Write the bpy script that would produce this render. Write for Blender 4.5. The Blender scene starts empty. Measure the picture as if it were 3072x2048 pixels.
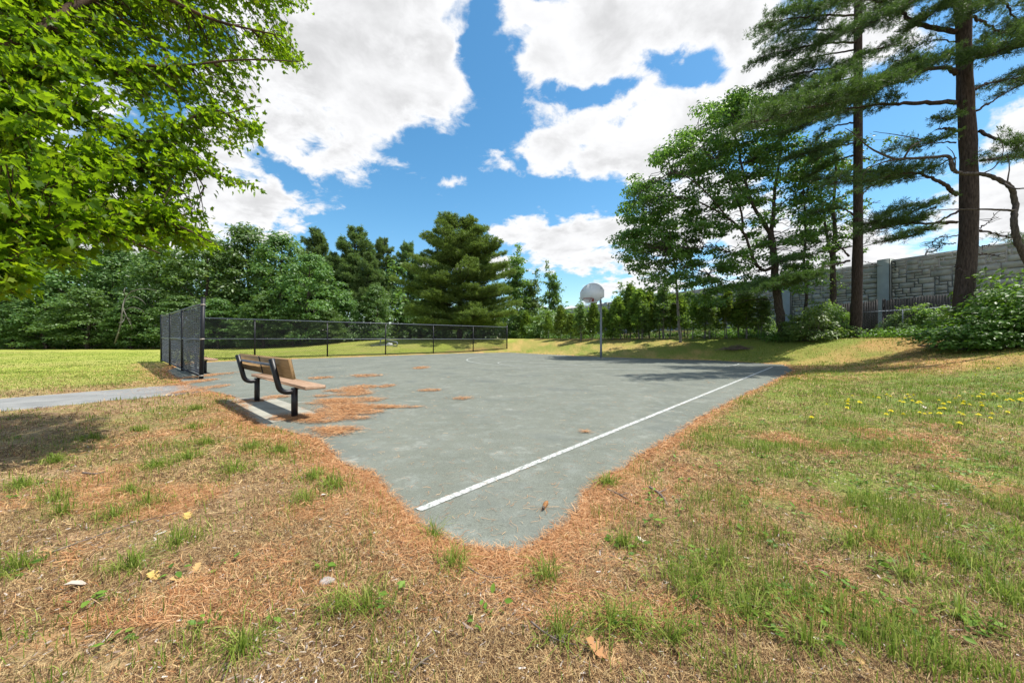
SKYV, CLOUDV, SUNE, EXPO = 1.06, 5.7, 3.6, .85
HOLES = [(1450,60,34,110,-8),(1462,190,36,70,0),(1500,290,40,80,8),(1480,390,66,50,20),(1330,470,110,55,-15),(1200,560,120,40,0),(2040,185,60,32,10),(1800,285,75,18,22),(1730,300,45,22,0),(1600,590,190,38,0),(1800,585,110,32,0),(1150,610,120,45,0),(880,520,70,16,-25),(1650,640,20,12,0)]
CLOUDS = [(1000,120,400,330,0),(760,430,260,120,0),(1150,330,280,260,-20),(900,-120,700,260,0),(980,480,160,80,10),(760,590,200,85,0),(820,690,130,22,0),(1310,210,120,190,0),(1640,190,110,170,0),(620,560,150,110,0),(800,600,170,60,5),(930,640,110,30,5),
 (1900,120,420,270,0),(1720,330,180,150,-30),(1650,430,130,90,0),(2150,60,350,200,0),(1600,40,110,70,0),(2000,400,330,150,25),(1850,455,230,70,10),(2250,250,280,130,30),(1432,462,84,60,0),(1325,502,88,56,-10),(1500,530,60,40,0),(1560,430,50,35,0),(1655,592,26,16,15),
 (1700,720,190,95,0),(1830,690,190,90,5),(1560,690,110,45,0),(1800,790,260,45,0),(2050,650,300,130,0),(1920,860,160,40,10),(1780,925,200,25,0),(1450,800,200,30,0),(2450,760,400,160,0),(2600,100,200,150,0),(3050,600,320,150,15),(3150,330,200,80,30),(2750,800,500,60,0),(-200,300,600,500,0),(300,700,500,200,0)]
import bpy, math, random
import numpy as np
from mathutils import Vector
rng = np.random.default_rng(7)
random.seed(7)
SC = bpy.context.scene
COL = SC.collection
F, HY, CX, EYE = 1080.0, 1018.0, 1536.0, 1.05      # calibration of the photograph (pixels of its 3072 px width; metres)
U = np.array([0.674, 0.739]); W = np.array([-0.739, 0.674])   # court axes on the ground

def smooth(a, b, x):
    t = np.clip((np.asarray(x, float) - a) / (b - a), 0, 1)
    return t * t * (3 - 2 * t)

def at(px, py, Y):
    return np.array([(px - CX) / F * Y, Y, EYE + (HY - py) / F * Y])

def G(px, py, z=0.0):
    Y = (EYE - z) * F / (py - HY)
    return np.array([(px - CX) / F * Y, Y])

# ------------------------------------------------------------------ value noise
_LAT = np.random.default_rng(99).random((256, 256))
def vnoise(x, y, s, seed=0):
    x = np.asarray(x, float) / s + seed * 17.13; y = np.asarray(y, float) / s + seed * 9.71
    i = np.floor(x).astype(int); j = np.floor(y).astype(int)
    f = x - i; g = y - j
    f = f * f * (3 - 2 * f); g = g * g * (3 - 2 * g)
    a = _LAT[i & 255, j & 255]; b = _LAT[(i + 1) & 255, j & 255]
    c = _LAT[i & 255, (j + 1) & 255]; d = _LAT[(i + 1) & 255, (j + 1) & 255]
    return (a * (1 - f) + b * f) * (1 - g) + (c * (1 - f) + d * f) * g
def fbm(x, y, s, seed=0, o=4):
    r = 0; w = .5; t = 0
    for k in range(o):
        r = r + w * vnoise(x, y, s / 2 ** k, seed + k); t += w; w *= .5
    return r / t

# ------------------------------------------------------------------ polygons
def inside(poly, x, y):
    poly = np.asarray(poly); x = np.asarray(x); y = np.asarray(y)
    r = np.zeros(x.shape, bool)
    n = len(poly)
    for k in range(n):
        x0, y0 = poly[k]; x1, y1 = poly[(k + 1) % n]
        if y0 == y1: continue
        c = ((y0 > y) != (y1 > y)) & (x < (x1 - x0) * (y - y0) / (y1 - y0) + x0)
        r ^= c
    return r
def edge_dist(poly, x, y):
    poly = np.asarray(poly); x = np.asarray(x, float); y = np.asarray(y, float)
    d = np.full(x.shape, 1e9)
    n = len(poly)
    for k in range(n):
        a = poly[k]; b = poly[(k + 1) % n] - a
        t = np.clip(((x - a[0]) * b[0] + (y - a[1]) * b[1]) / max(b @ b, 1e-12), 0, 1)
        d = np.minimum(d, np.hypot(x - a[0] - t * b[0], y - a[1] - t * b[1]))
    return d

# ------------------------------------------------------------------ mesh builder
class MB:
    def __init__(s): s.v = []; s.f = []; s.n = 0
    def add(s, v, f):
        v = np.asarray(v, float).reshape(-1, 3)
        if isinstance(f, np.ndarray): s.f.append(f.astype(np.int64) + s.n)
        else:
            for q in f: s.f.append(np.asarray([q], np.int64) + s.n)
        s.v.append(v); s.n += len(v); return s
    def box(s, c, size, R=None):
        sx, sy, sz = [q / 2 for q in size]
        v = np.array([[-sx,-sy,-sz],[sx,-sy,-sz],[sx,sy,-sz],[-sx,sy,-sz],[-sx,-sy,sz],[sx,-sy,sz],[sx,sy,sz],[-sx,sy,sz]])
        if R is not None: v = v @ np.asarray(R).T
        return s.add(v + np.asarray(c), np.array([[0,3,2,1],[4,5,6,7],[0,1,5,4],[1,2,6,5],[2,3,7,6],[3,0,4,7]]))
    def bbox(s, c, size, R=None, b=.008):
        """box with chamfered edges (24 vertices)"""
        h = np.array(size) / 2.0
        b = min(b, h.min() * .6)
        vs = []; idx = {}
        for sx in (-1, 1):
            for sy in (-1, 1):
                for sz in (-1, 1):
                    sg = np.array([sx, sy, sz])
                    for ax in range(3):
                        p = h - b; p[ax] = h[ax]
                        idx[(sx, sy, sz, ax)] = len(vs); vs.append(sg * p)
        fs = []
        for ax in range(3):
            o1, o2 = [k for k in range(3) if k != ax]
            for sg in (-1, 1):
                q = []
                for a, bb in ((-1,-1),(1,-1),(1,1),(-1,1)):
                    t = [0,0,0]; t[ax] = sg; t[o1] = a; t[o2] = bb; q.append(idx[tuple(t) + (ax,)])
                fs.append(q)
        for ax in range(3):
            o1, o2 = [k for k in range(3) if k != ax]
            for a in (-1, 1):
                for bb in (-1, 1):
                    def key(sv, m):
                        t = [0,0,0]; t[ax] = sv; t[o1] = a; t[o2] = bb; return idx[tuple(t) + (m,)]
                    fs.append([key(-1,o1), key(1,o1), key(1,o2), key(-1,o2)])
        for sx in (-1, 1):
            for sy in (-1, 1):
                for sz in (-1, 1): fs.append([idx[(sx,sy,sz,k)] for k in range(3)])
        v = np.array(vs)
        if R is not None: v = v @ np.asarray(R).T
        return s.add(v + np.asarray(c), fs)
    def tube(s, P, r, n=8, cap=True):
        P = np.asarray(P, float); m = len(P)
        r = np.full(m, r) if np.isscalar(r) else np.asarray(r, float)
        T = np.gradient(P, axis=0); T /= np.linalg.norm(T, axis=1)[:, None] + 1e-12
        ref = np.array([0, 0, 1.]) if abs(T[0][2]) < .9 else np.array([1., 0, 0])
        a = np.cross(T[0], ref); a /= np.linalg.norm(a)
        ang = np.arange(n) / n * 2 * np.pi; ca = np.cos(ang)[:, None]; sa = np.sin(ang)[:, None]
        V = []
        for k in range(m):
            a = a - T[k] * (a @ T[k]); a /= np.linalg.norm(a) + 1e-12
            b = np.cross(T[k], a)
            V.append(P[k] + r[k] * (ca * a + sa * b))
        V = np.concatenate(V)
        i = np.arange(n); j = (i + 1) % n
        f = np.concatenate([np.stack([k*n+i, k*n+j, (k+1)*n+j, (k+1)*n+i], 1) for k in range(m - 1)])
        n0 = s.n; s.add(V, f)
        if cap:
            s.f.append(np.array([list(range(n))[::-1]]) + n0)
            s.f.append(np.array([[ (m-1)*n + q for q in range(n)]]) + n0)
        return s
    def prism(s, poly, z0, z1, fn=None):
        """polygon (2-D) extruded; fn maps (x, y, z) local to world"""
        p = np.asarray(poly, float); n = len(p)
        v = np.concatenate([np.c_[p, np.full(n, z0)], np.c_[p, np.full(n, z1)]])
        if fn is not None: v = fn(v)
        f = [list(range(n))[::-1], list(range(n, 2*n))] + [[k, (k+1) % n, n + (k+1) % n, n + k] for k in range(n)]
        return s.add(v, f)
    def build(s, name, mat, parent=None, shade=False, loc=None):
        me = bpy.data.meshes.new(name)
        V = np.concatenate(s.v) if s.v else np.zeros((0, 3))
        if loc is not None: V = V - np.asarray(loc)
        tot = np.concatenate([np.full(len(f), f.shape[1]) for f in s.f])
        loops = np.concatenate([f.ravel() for f in s.f])
        me.vertices.add(len(V)); me.vertices.foreach_set('co', V.astype(np.float32).ravel())
        me.loops.add(len(loops)); me.loops.foreach_set('vertex_index', loops.astype(np.int32))
        me.polygons.add(len(tot))
        st = np.concatenate([[0], np.cumsum(tot)[:-1]])
        me.polygons.foreach_set('loop_start', st.astype(np.int32))
        me.polygons.foreach_set('loop_total', tot.astype(np.int32))
        if shade: me.polygons.foreach_set('use_smooth', np.ones(len(tot), bool))
        me.update(calc_edges=True)
        if mat is not None: me.materials.append(mat)
        o = bpy.data.objects.new(name, me); COL.objects.link(o)
        if parent is not None: o.parent = parent
        if loc is not None: o.location = loc
        return o

def tag(o, label=None, cat=None, group=None, kind=None):
    if label: o['label'] = label
    if cat: o['category'] = cat
    if group: o['group'] = group
    if kind: o['kind'] = kind
    return o
def thing(name, label, cat, loc=(0, 0, 0), rz=0.0, group=None):
    o = bpy.data.objects.new(name, None); COL.objects.link(o)
    o.location = loc; o.rotation_euler = (0, 0, rz); o.empty_display_size = .1
    return tag(o, label, cat, group)
def dup(root, loc, rz=0, scale=1.0, label=None, group=None):
    r = root.copy(); COL.objects.link(r); r.location = loc; r.rotation_euler = (0, 0, rz)
    r.scale = (scale,) * 3 if np.isscalar(scale) else scale
    if label: r['label'] = label
    if group: r['group'] = group
    for ch in list(root.children):
        c = ch.copy(); COL.objects.link(c); c.parent = r
        for g in list(ch.children):
            d = g.copy(); COL.objects.link(d); d.parent = c
    return r

# ------------------------------------------------------------------ materials
class NT:
    def __init__(s, tree): s.t = tree; s.x = 0
    def n(s, kind, props=None, **inp):
        nd = s.t.nodes.new(kind); s.x += 180; nd.location = (s.x, 0)
        for k, v in (props or {}).items(): setattr(nd, k, v)
        for k, v in inp.items():
            key = int(k[1:]) if k[0] == 'i' and k[1:].isdigit() else k.replace('_', ' ')
            sock = nd.inputs[key]
            if isinstance(v, bpy.types.NodeSocket): s.t.links.new(v, sock)
            else: sock.default_value = v
        return nd
    def link(s, a, b): s.t.links.new(a, b)
    def math(s, op, a, b=0.0, c=0.0, clamp=False):
        nd = s.n('ShaderNodeMath', {'operation': op, 'use_clamp': clamp}, i0=a, i1=b, i2=c); return nd.outputs[0]
    def noise(s, vec, scale, detail=4, rough=.55, dist=0.0):
        nd = s.n('ShaderNodeTexNoise', None, Scale=scale, Detail=detail, Roughness=rough, Distortion=dist)
        if vec is not None: s.link(vec, nd.inputs['Vector'])
        return nd.outputs[0]
    def ramp(s, fac, stops):
        nd = s.n('ShaderNodeValToRGB', None, Fac=fac); e = nd.color_ramp.elements
        while len(e) < len(stops): e.new(.5)
        for k, (p, c) in enumerate(stops):
            e[k].position = p; e[k].color = tuple(c) + (1,) if len(c) == 3 else c
        return nd.outputs[0]
    def mix(s, fac, a, b, mode='MIX'):
        nd = s.n('ShaderNodeMix', {'data_type': 'RGBA', 'blend_type': mode})
        for sock, v in ((nd.inputs[0], fac), (nd.inputs[6], a), (nd.inputs[7], b)):
            if isinstance(v, bpy.types.NodeSocket): s.link(v, sock)
            else: sock.default_value = v if not isinstance(v, tuple) or len(v) == 4 else v + (1,)
        return nd.outputs[2]
    def mrange(s, v, a, b, c=0.0, d=1.0):
        nd = s.n('ShaderNodeMapRange', {'interpolation_type': 'SMOOTHSTEP'}, Value=v, i1=a, i2=b, i3=c, i4=d); return nd.outputs[0]
def newmat(name):
    m = bpy.data.materials.new(name); m.use_nodes = True
    m.node_tree.nodes.clear(); return m, NT(m.node_tree)
def finish(m, t, col, rough=.8, bump=None, bstr=.3, bdist=.01, metal=0.0, spec=.3):
    b = t.n('ShaderNodeBsdfPrincipled', None, Metallic=metal, Roughness=rough)
    b.inputs['Specular IOR Level'].default_value = spec
    if isinstance(col, bpy.types.NodeSocket): t.link(col, b.inputs['Base Color'])
    else: b.inputs['Base Color'].default_value = tuple(col) + (1,)
    if bump is not None:
        bn = t.n('ShaderNodeBump', None, Strength=bstr, Distance=bdist, Height=bump)
        t.link(bn.outputs[0], b.inputs['Normal'])
    o = t.n('ShaderNodeOutputMaterial'); t.link(b.outputs[0], o.inputs[0]); return m
def simple(name, c1, c2, scale=6.0, rough=.7, bstr=.2, metal=0.0, stretch=None, spec=.3, bscale=None):
    m, t = newmat(name)
    v = t.n('ShaderNodeTexCoord').outputs['Object']
    if stretch: v = t.n('ShaderNodeMapping', None, Vector=v, Scale=stretch).outputs[0]
    nz = t.noise(v, scale, 5)
    col = t.ramp(nz, [(.3, c1), (.7, c2)])
    return finish(m, t, col, rough, t.noise(v, bscale or scale * 6, 3), bstr, .01, metal, spec)
def leafmat(name, stops, trans=(.2, .3, .02), tfac=.35, rough=.5, spec=.3):
    """leaf colours vary from leaf to leaf (random per mesh island); light passes through the blade"""
    m, t = newmat(name)
    r = t.n('ShaderNodeNewGeometry').outputs['Random Per Island']
    ob = t.n('ShaderNodeObjectInfo').outputs['Random']
    col = t.ramp(r, stops)
    hs = t.n('ShaderNodeHueSaturation', None, Hue=t.math('MULTIPLY_ADD', ob, .025, .488), Saturation=1.0, Value=t.math('MULTIPLY_ADD', ob, .3, .85), Color=col).outputs[0]
    b = t.n('ShaderNodeBsdfPrincipled', None, Base_Color=hs, Roughness=rough)
    b.inputs['Specular IOR Level'].default_value = spec
    tc = t.mix(.5, t.mix(1.0, hs, (2.2, 2.2, 1.2, 1), 'MULTIPLY'), tuple(trans) + (1,))
    tr = t.n('ShaderNodeBsdfTranslucent', None, Color=tc)
    mx = t.n('ShaderNodeMixShader', None, Fac=tfac); t.link(b.outputs[0], mx.inputs[1]); t.link(tr.outputs[0], mx.inputs[2])
    o = t.n('ShaderNodeOutputMaterial'); t.link(mx.outputs[0], o.inputs[0]); return m
def strandmat(name, stops, tfac=.25, rough=.6):
    m, t = newmat(name)
    r = t.n('ShaderNodeNewGeometry').outputs['Random Per Island']
    col = t.ramp(r, stops)
    b = t.n('ShaderNodeBsdfPrincipled', None, Base_Color=col, Roughness=rough)
    b.inputs['Specular IOR Level'].default_value = .2
    tr = t.n('ShaderNodeBsdfTranslucent', None, Color=col)
    mx = t.n('ShaderNodeMixShader', None, Fac=tfac); t.link(b.outputs[0], mx.inputs[1]); t.link(tr.outputs[0], mx.inputs[2])
    o = t.n('ShaderNodeOutputMaterial'); t.link(mx.outputs[0], o.inputs[0]); return m

M = {}
M['black'] = simple('black_powder_coat', (.006, .007, .011), (.012, .014, .02), 8, .42, .08, spec=.45)
M['fence_black'] = simple('black_vinyl', (.007, .008, .012), (.016, .018, .024), 5, .5, .05)
M['slat'] = simple('grey_black_slat', (.03, .034, .045), (.065, .07, .09), 9, .6, .05)
M['grey_bar'] = simple('grey_painted_bar', (.09, .11, .15), (.14, .16, .2), 8, .4, .05)
M['galv'] = simple('galvanised_steel', (.15, .18, .22), (.22, .25, .3), 3, .42, .05, metal=.35)
M['clamp'] = simple('bright_clamp', (.35, .32, .28), (.5, .46, .4), 20, .5, .05, metal=.3)
M['board'] = simple('white_backboard', (.56, .6, .62), (.66, .69, .7), 3, .5, .03)
M['bolt'] = simple('dark_bolt', (.05, .05, .06), (.1, .1, .11), 20, .5, .05)
M['rim'] = simple('red_rim_paint', (.16, .018, .015), (.3, .05, .03), 12, .5, .05)
M['net'] = simple('white_cord', (.6, .62, .64), (.75, .76, .78), 20, .8, .05)
M['seatwood'] = simple('recycled_plank_top', (.30, .19, .125), (.44, .30, .205), 4, .55, .12, stretch=(1, 12, 12), bscale=14)
M['backwood'] = simple('recycled_plank_back', (.26, .165, .075), (.38, .25, .125), 4, .55, .12, stretch=(1, 12, 12), bscale=14)
M['concrete'] = simple('pad_concrete', (.26, .26, .225), (.41, .4, .34), 3, .9, .3, bscale=60)
M['bark_pine'] = simple('pine_bark', (.022, .016, .014), (.085, .064, .058), 5, .95, .9, stretch=(5, 5, .9), bscale=9)
M['bark_oak'] = simple('oak_bark', (.028, .023, .022), (.11, .092, .082), 6, .95, .9, stretch=(4, 4, .9), bscale=9)
M['bark_grey'] = simple('grey_bark', (.09, .085, .08), (.26, .25, .23), 7, .95, .6, stretch=(3, 3, 1), bscale=12)
M['bark_maple'] = simple('maple_bark', (.03, .02, .015), (.1, .06, .04), 9, .9, .6)
M['stockade'] = simple('weathered_boards', (.035, .034, .038), (.11, .105, .105), 3, .9, .4, stretch=(14, 14, 1), bscale=6)
M['stone'] = None
M['pillar'] = simple('pillar_concrete', (.27, .30, .285), (.37, .4, .375), 1.2, .85, .15, bscale=20)
M['wallbase'] = simple('wall_footing', (.3, .33, .33), (.4, .43, .42), 1.2, .85, .15, bscale=20)
M['chip'] = strandmat('wood_chips', [(0, (.10, .065, .045)), (.4, (.26, .19, .15)), (.8, (.42, .36, .31)), (1, (.62, .58, .55))], 0, .8)
M['twig'] = simple('twig_bark', (.1, .075, .06), (.24, .19, .16), 30, .9, .4)
M['dryleaf'] = strandmat('dry_leaf', [(0, (.6, .38, .15)), (1, (.68, .48, .22))], .3)
M['greyleaf'] = strandmat('grey_leaf', [(0, (.5, .42, .36)), (1, (.62, .55, .48))], .2)
M['paleleaf'] = strandmat('pale_leaf', [(0, (.7, .6, .52)), (1, (.8, .72, .64))], .2)
M['brownleaf'] = strandmat('brown_leaf', [(0, (.42, .2, .08)), (1, (.5, .27, .12))], .2)
M['yellowleaf'] = strandmat('yellow_leaf', [(0, (.68, .45, .12)), (1, (.74, .55, .2))], .3)
M['stem'] = strandmat('green_stem', [(0, (.1, .16, .03)), (1, (.14, .2, .04))], .2)
M['yellow'] = strandmat('dandelion_yellow', [(0, (.72, .62, .02)), (1, (.8, .7, .03))], .2)
M['rock'] = simple('field_stone', (.3, .25, .22), (.48, .43, .4), 8, .9, .5)
m, t = newmat('split_face_stone')
ri = t.n('ShaderNodeNewGeometry').outputs['Random Per Island']
tc = t.n('ShaderNodeTexCoord').outputs['Object']
col = t.mix(.45, t.ramp(ri, [(0, (.35, .355, .335)), (1, (.52, .52, .485))]), t.ramp(t.noise(tc, 2.2, 6), [(.3, (.32, .345, .345)), (.7, (.5, .525, .515))]))
strk = t.noise(t.n('ShaderNodeMapping', None, Vector=tc, Scale=(1.6, 1.6, .12)).outputs[0], 1.5, 5, .6)
col = t.mix(t.mrange(strk, .5, .72, 0, .5), col, (.2, .215, .205, 1))
M['stone'] = finish(m, t, col, .9, t.noise(tc, 7, 6, .65), .9, .05)
M['joint'] = simple('mortar_joint', (.12, .13, .14), (.18, .19, .195), 4, .95, .2)
# ------------------------------------------------------------------ court outline (traced at ground level), path, pad
K = 3072 / 2352
_c = [(500,903),(540,912),(600,978),(640,986),(700,1003),(735,1011),(748,1030),(770,1053),(800,1072),(850,1085),(870,1110),(902,1146),(944,1188),(980,1220),(1038,1252),(1110,1271),(1192,1277),(1240,1247),(1295,1205),(1333,1171),(1345,1130),(1385,1100),(1440,1070),(1480,1042),(1550,1000),(1600,965),(1690,915),(1760,883),(1822,850),(1800,838),(1640,828),(1500,824),(1380,820),(1165,809.5),(1040,812),(900,817),(760,822),(620,826),(480,832),(420,838),(398,846),(385,853),(430,884),(470,896)]
COURT0 = np.array([G(a * K, b * K) for a, b in _c])
def ragged(poly, step, amp, seed):
    out = []
    n = len(poly)
    for k in range(n):
        a = poly[k]; b = poly[(k + 1) % n]; d = b - a; L = np.hypot(*d)
        m = max(1, int(L / step)); nr = np.array([-d[1], d[0]]) / L
        for q in range(m):
            p = a + d * q / m
            far = np.clip(p[1] / 6, .6, 2.0)
            o = (fbm(p[0], p[1], .22, seed) - .5) * 2 * amp * far + (vnoise(p[0], p[1], .05, seed + 9) - .5) * amp * .8
            out.append(p + nr * o)
    return np.array(out)
COURT = ragged(COURT0, .035, .05, 3)
PATH = np.array([(-6.9, 8.9), (-7.7, 8.35), (-9.06, 6.37), (-10.6, 4.4), (-16, -2.6), (-14.6, -3.6), (-8.6, 2.6), (-7.26, 5.1), (-6.83, 5.97), (-6.3, 6.9), (-5.9, 7.6)])

CROW = COURT0[28:40]     # the far edge of the court
def court_d(x, y):
    d = edge_dist(COURT0, x, y); ins = inside(COURT0, x, y)
    return np.where(ins, -d, d)
def height(x, y, d=None, micro=True):
    x = np.asarray(x, float); y = np.asarray(y, float)
    if d is None: d = court_d(x, y)
    u = x * U[0] + y * U[1]
    w = smooth(7, 24, u)
    z = 1.12 * w * smooth(.4, 7.5, d) + .8 * w * smooth(8, 17, d) * smooth(8, 16, x)
    if micro:
        far = smooth(0.0, .5, d)
        z = z + far * ((fbm(x, y, .9, 5) - .5) * .05 + (fbm(x, y, .16, 8, 3) - .5) * .022) + .012 * smooth(.02, .25, d)
    return z
def ground_pick(px, py):
    Y = np.geomspace(1.0, 80, 4000)
    X = (px - CX) / F * Y; zr = EYE + (HY - py) / F * Y
    h = height(X, Y)
    k = np.argmax(zr <= h)
    return np.array([X[k], Y[k], h[k]])
def on_ground(x, y): return float(height(np.array([x]), np.array([y]))[0])

def green_mask(x, y):
    """how much live grass grows at a spot (0..1)"""
    yy = np.maximum(y, 1.3); a = x / yy
    n = fbm(x, y, 1.3, 21, 4); n2 = fbm(x, y, .45, 31, 3)
    right = smooth(.05, 1.1, a) * .65 + .17
    right = right + .55 * smooth(2.2, 4.5, y) * smooth(.25, .8, a)
    right = right - .6 * smooth(8.0, 10.0, y + .2 * a) * (1 - smooth(15, 19, y)) * smooth(.5, .8, a)
    left = .16 + .20 * smooth(2.0, 3.4, y)
    g = np.where(a > 0, right, left)
    g = np.where((a <= 0) | (y < 2.2), np.minimum(g, .15 + .24 * smooth(.15, .6, a) + .24 * smooth(1.8, 3.0, y) + .3 * smooth(.4, 1.2, a)), g)
    g = g * (.45 + .55 * smooth(.2, 1.2, y))
    # the mown field beyond the path and the fence
    fx = x - (-8.2); fy = y - 9.4
    fu = x * U[0] + y * U[1]; fw = x * W[0] + y * W[1]
    field = (smooth(12.2, 13.2, fw) * smooth(-.2, -1.2, fu - 1.1)) + smooth(22.6, 23.6, fw)
    field = np.clip(field, 0, 1)
    back = smooth(18.5, 20.5, fu) * smooth(-1, .5, court_d(x, y)) * (1 - smooth(9, 13, x))
    g = g * (1 - back) + .47 * back
    g = g * (1 - field) + .97 * field
    g = g * np.clip(.25 + 1.5 * n, 0, 1.4) + (n2 - .5) * .5 * (1 - field)
    return np.clip(g, 0, 1), field

NEEDLE_PATCH = [(821, 893, 33.8, 6.3), (796, 900, 41.4, 4.5), (764, 898, 13.2, 2.7), (810, 906, 37.6, 4.5), (738, 911, 16.9, 2.2), (767, 922, 41.4, 4.0), (821, 920, 56.4, 5.4), (756, 927, 48.9, 3.6), (792, 934, 41.4, 4.5), (828, 936, 75.2, 4.5), (900, 937, 56.4, 2.7), (774, 943, 67.7, 5.4), (810, 949, 60.2, 4.5), (756, 956, 56.4, 4.5), (810, 963, 41.4, 3.6), (738, 970, 56.4, 4.5), (703, 963, 37.6, 4.5), (774, 990, 67.7, 6.3), (638, 913, 20.7, 4.0), (574, 922, 30.1, 4.5), (559, 933, 22.6, 3.1), (738, 869, 20.7, 2.7), (846, 863, 28.2, 3.1), (889, 888, 13.2, 3.1), (968, 845, 13.2, 2.7), (987, 898, 20.7, 2.7), (1064, 917, 20.7, 4.0), (667, 961, 37.6, 6.3), (481, 863, 16.9, 8.1), (430, 880, 22.6, 8.1), (463, 895, 22.6, 9.0), (1345, 995, 5, 1.5), (765, 995, 55, 9)]
def needle_mask(x, y, d):
    fw = x * W[0] + y * W[1]; fu = x * U[0] + y * U[1]
    wid = .16 + .16 * smooth(2.2, 3.4, y) * (x < 0) + .10 * smooth(8, 14, y)
    wid = wid * (.55 + .9 * fbm(x, y, .5, 44, 3))
    m = np.where(d > -.04, np.exp(-np.maximum(d, 0) / wid * 1.15), 0)
    m = m * np.clip(.5 + 1.1 * fbm(x, y, .25, 51, 3), 0, 1)
    a = x / np.maximum(y, .3)
    # thin rust-coloured cover under the pines
    m = np.maximum(m, .46 * smooth(.5, .75, a) * smooth(8.0, 10, y) * (1 - smooth(16.5, 20, y)) * np.clip(2.4 * fbm(x, y, 2.5, 61, 4) - .35, 0, 1))
    m = np.maximum(m, .42 * (y < 4.5) * (d > 0) * smooth(.46, .72, fbm(x, y, .5, 71, 4)) )
    return np.clip(m, 0, 1)

def hedge_y(px): return np.interp(px, [1500, 1540, 1620, 1700, 1800, 2260, 2300, 3100], [43, 41.5, 36, 32, 29, 22.6, 21.2, 12.8])
# ------------------------------------------------------------------ terrain: one sheet out to the horizon
front = np.linspace(-68, 68, 620); back = np.linspace(68, 292, 46)[1:-1]
ang = np.radians(np.concatenate([front, back]))
rr = np.concatenate([np.geomspace(.35, 16, 300), np.geomspace(16, 4000, 130)[1:]])
A, R = np.meshgrid(ang, rr); X = (R * np.sin(A)).ravel(); Yv = (R * np.cos(A)).ravel()
dd = court_d(X, Yv)
Z = height(X, Yv, dd)
inn = dd < -.03
Z = np.where(inn, -.03, Z)
inpath = inside(PATH, X, Yv)
Z = np.where(inpath & (edge_dist(PATH, X, Yv) > .04), -.03, Z)
na = len(ang); nr_ = len(rr)
i = np.arange(na); j = (i + 1) % na
fs = np.concatenate([np.stack([k*na+i, k*na+j, (k+1)*na+j, (k+1)*na+i], 1) for k in range(nr_ - 1)])
mb = MB(); mb.add(np.c_[X, Yv, Z], fs[:, ::-1])
cen = len(X)
mb.add([[0, 0, 0.0]], np.zeros((0, 3), int)); mb.f = [q for q in mb.f if len(q)]
mb.f.append(np.stack([np.full(na, cen), j, i], 1))
gm, field = green_mask(X, Yv); nm = needle_mask(X, Yv, dd)
lush = smooth(.85, 1.15, X / np.maximum(Yv, .3)) * smooth(4, 5.5, Yv) * (1 - smooth(8.2, 9.6, Yv))
fu_ = X * U[0] + Yv * U[1]
pxv = X / np.maximum(Yv, .5) * F + CX
hedge = hedge_y(pxv)
wood = smooth(-.6, .5, Yv - hedge) * (pxv > 1500) * (pxv < 4200) * (Yv > 8)
wood = np.maximum(wood, smooth(41.5, 43.5, np.hypot(X + 6, Yv * 1.0)) * (fu_ < 26) * 0 + smooth(40.5, 43, Yv) )

m, t = newmat('ground_soil_and_grass')
tc = t.n('ShaderNodeTexCoord').outputs['Object']
def attr(n): return t.n('ShaderNodeAttribute', {'attribute_name': n}).outputs['Fac']
ag, an_, af, al, aw = attr('green'), attr('needle'), attr('field'), attr('lush'), attr('wood')
fine = t.noise(tc, 55, 5, .7); mid = t.noise(tc, 9, 5, .6); big = t.noise(tc, 1.6, 5, .55); huge = t.noise(tc, .22, 4, .5)
soil = t.ramp(fine, [(.28, (.075, .043, .024)), (.45, (.22, .135, .075)), (.6, (.39, .26, .145)), (.75, (.58, .43, .26))])
soil = t.mix(t.mrange(mid, .4, .7), soil, t.ramp(fine, [(.3, (.19, .125, .065)), (.7, (.46, .34, .19))]))
soil = t.mix(t.mrange(big, .5, .72, 0, .7), soil, t.ramp(fine, [(.3, (.33, .25, .12)), (.7, (.56, .45, .24))]))
grass = t.ramp(t.noise(tc, 34, 5, .7), [(.3, (.06, .10, .018)), (.5, (.15, .215, .035)), (.7, (.28, .32, .07))])
mown = t.ramp(t.noise(tc, 5, 6, .7), [(.3, (.17, .25, .03)), (.5, (.27, .345, .05)), (.72, (.38, .40, .085))])
mown = t.mix(t.mrange(huge, .42, .62, 0, .55), mown, (.40, .37, .12, 1))
grass = t.mix(af, grass, mown)
grass = t.mix(t.math('MULTIPLY', al, .6), grass, (.10, .2, .05, 1))
dist_y = t.n('ShaderNodeSeparateXYZ', None, Vector=tc).outputs[1]
drygr = t.ramp(t.noise(tc, 12, 5, .7), [(.3, (.24, .18, .055)), (.55, (.42, .31, .11)), (.75, (.56, .4, .18))])
soil = t.mix(t.mrange(dist_y, 6, 11), soil, drygr)
gfac = t.mrange(t.math('ADD', ag, t.math('MULTIPLY_ADD', mid, .7, -.35)), .25, .75)
c = t.mix(t.math('MULTIPLY', gfac, .85), soil, grass)
ned = t.ramp(t.noise(tc, 70, 4, .7), [(.3, (.30, .13, .055)), (.5, (.54, .28, .125)), (.7, (.68, .4, .2))])
nfac = t.mrange(t.math('ADD', an_, t.math('MULTIPLY_ADD', t.noise(tc, 16, 4, .6), .6, -.3)), .2, .7)
c = t.mix(nfac, c, ned)
litter = t.ramp(t.noise(tc, 3.5, 6, .7), [(.3, (.03, .025, .012)), (.55, (.075, .07, .025)), (.75, (.17, .1, .05))])
c = t.mix(aw, c, litter)
bumpv = t.math('ADD', t.math('MULTIPLY', fine, .6), t.math('MULTIPLY', mid, .5))
M['ground'] = finish(m, t, c, .95, bumpv, .8, .02, spec=.1)
ground = mb.build('ground', M['ground'], shade=True)
tag(ground, kind='structure')
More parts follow.
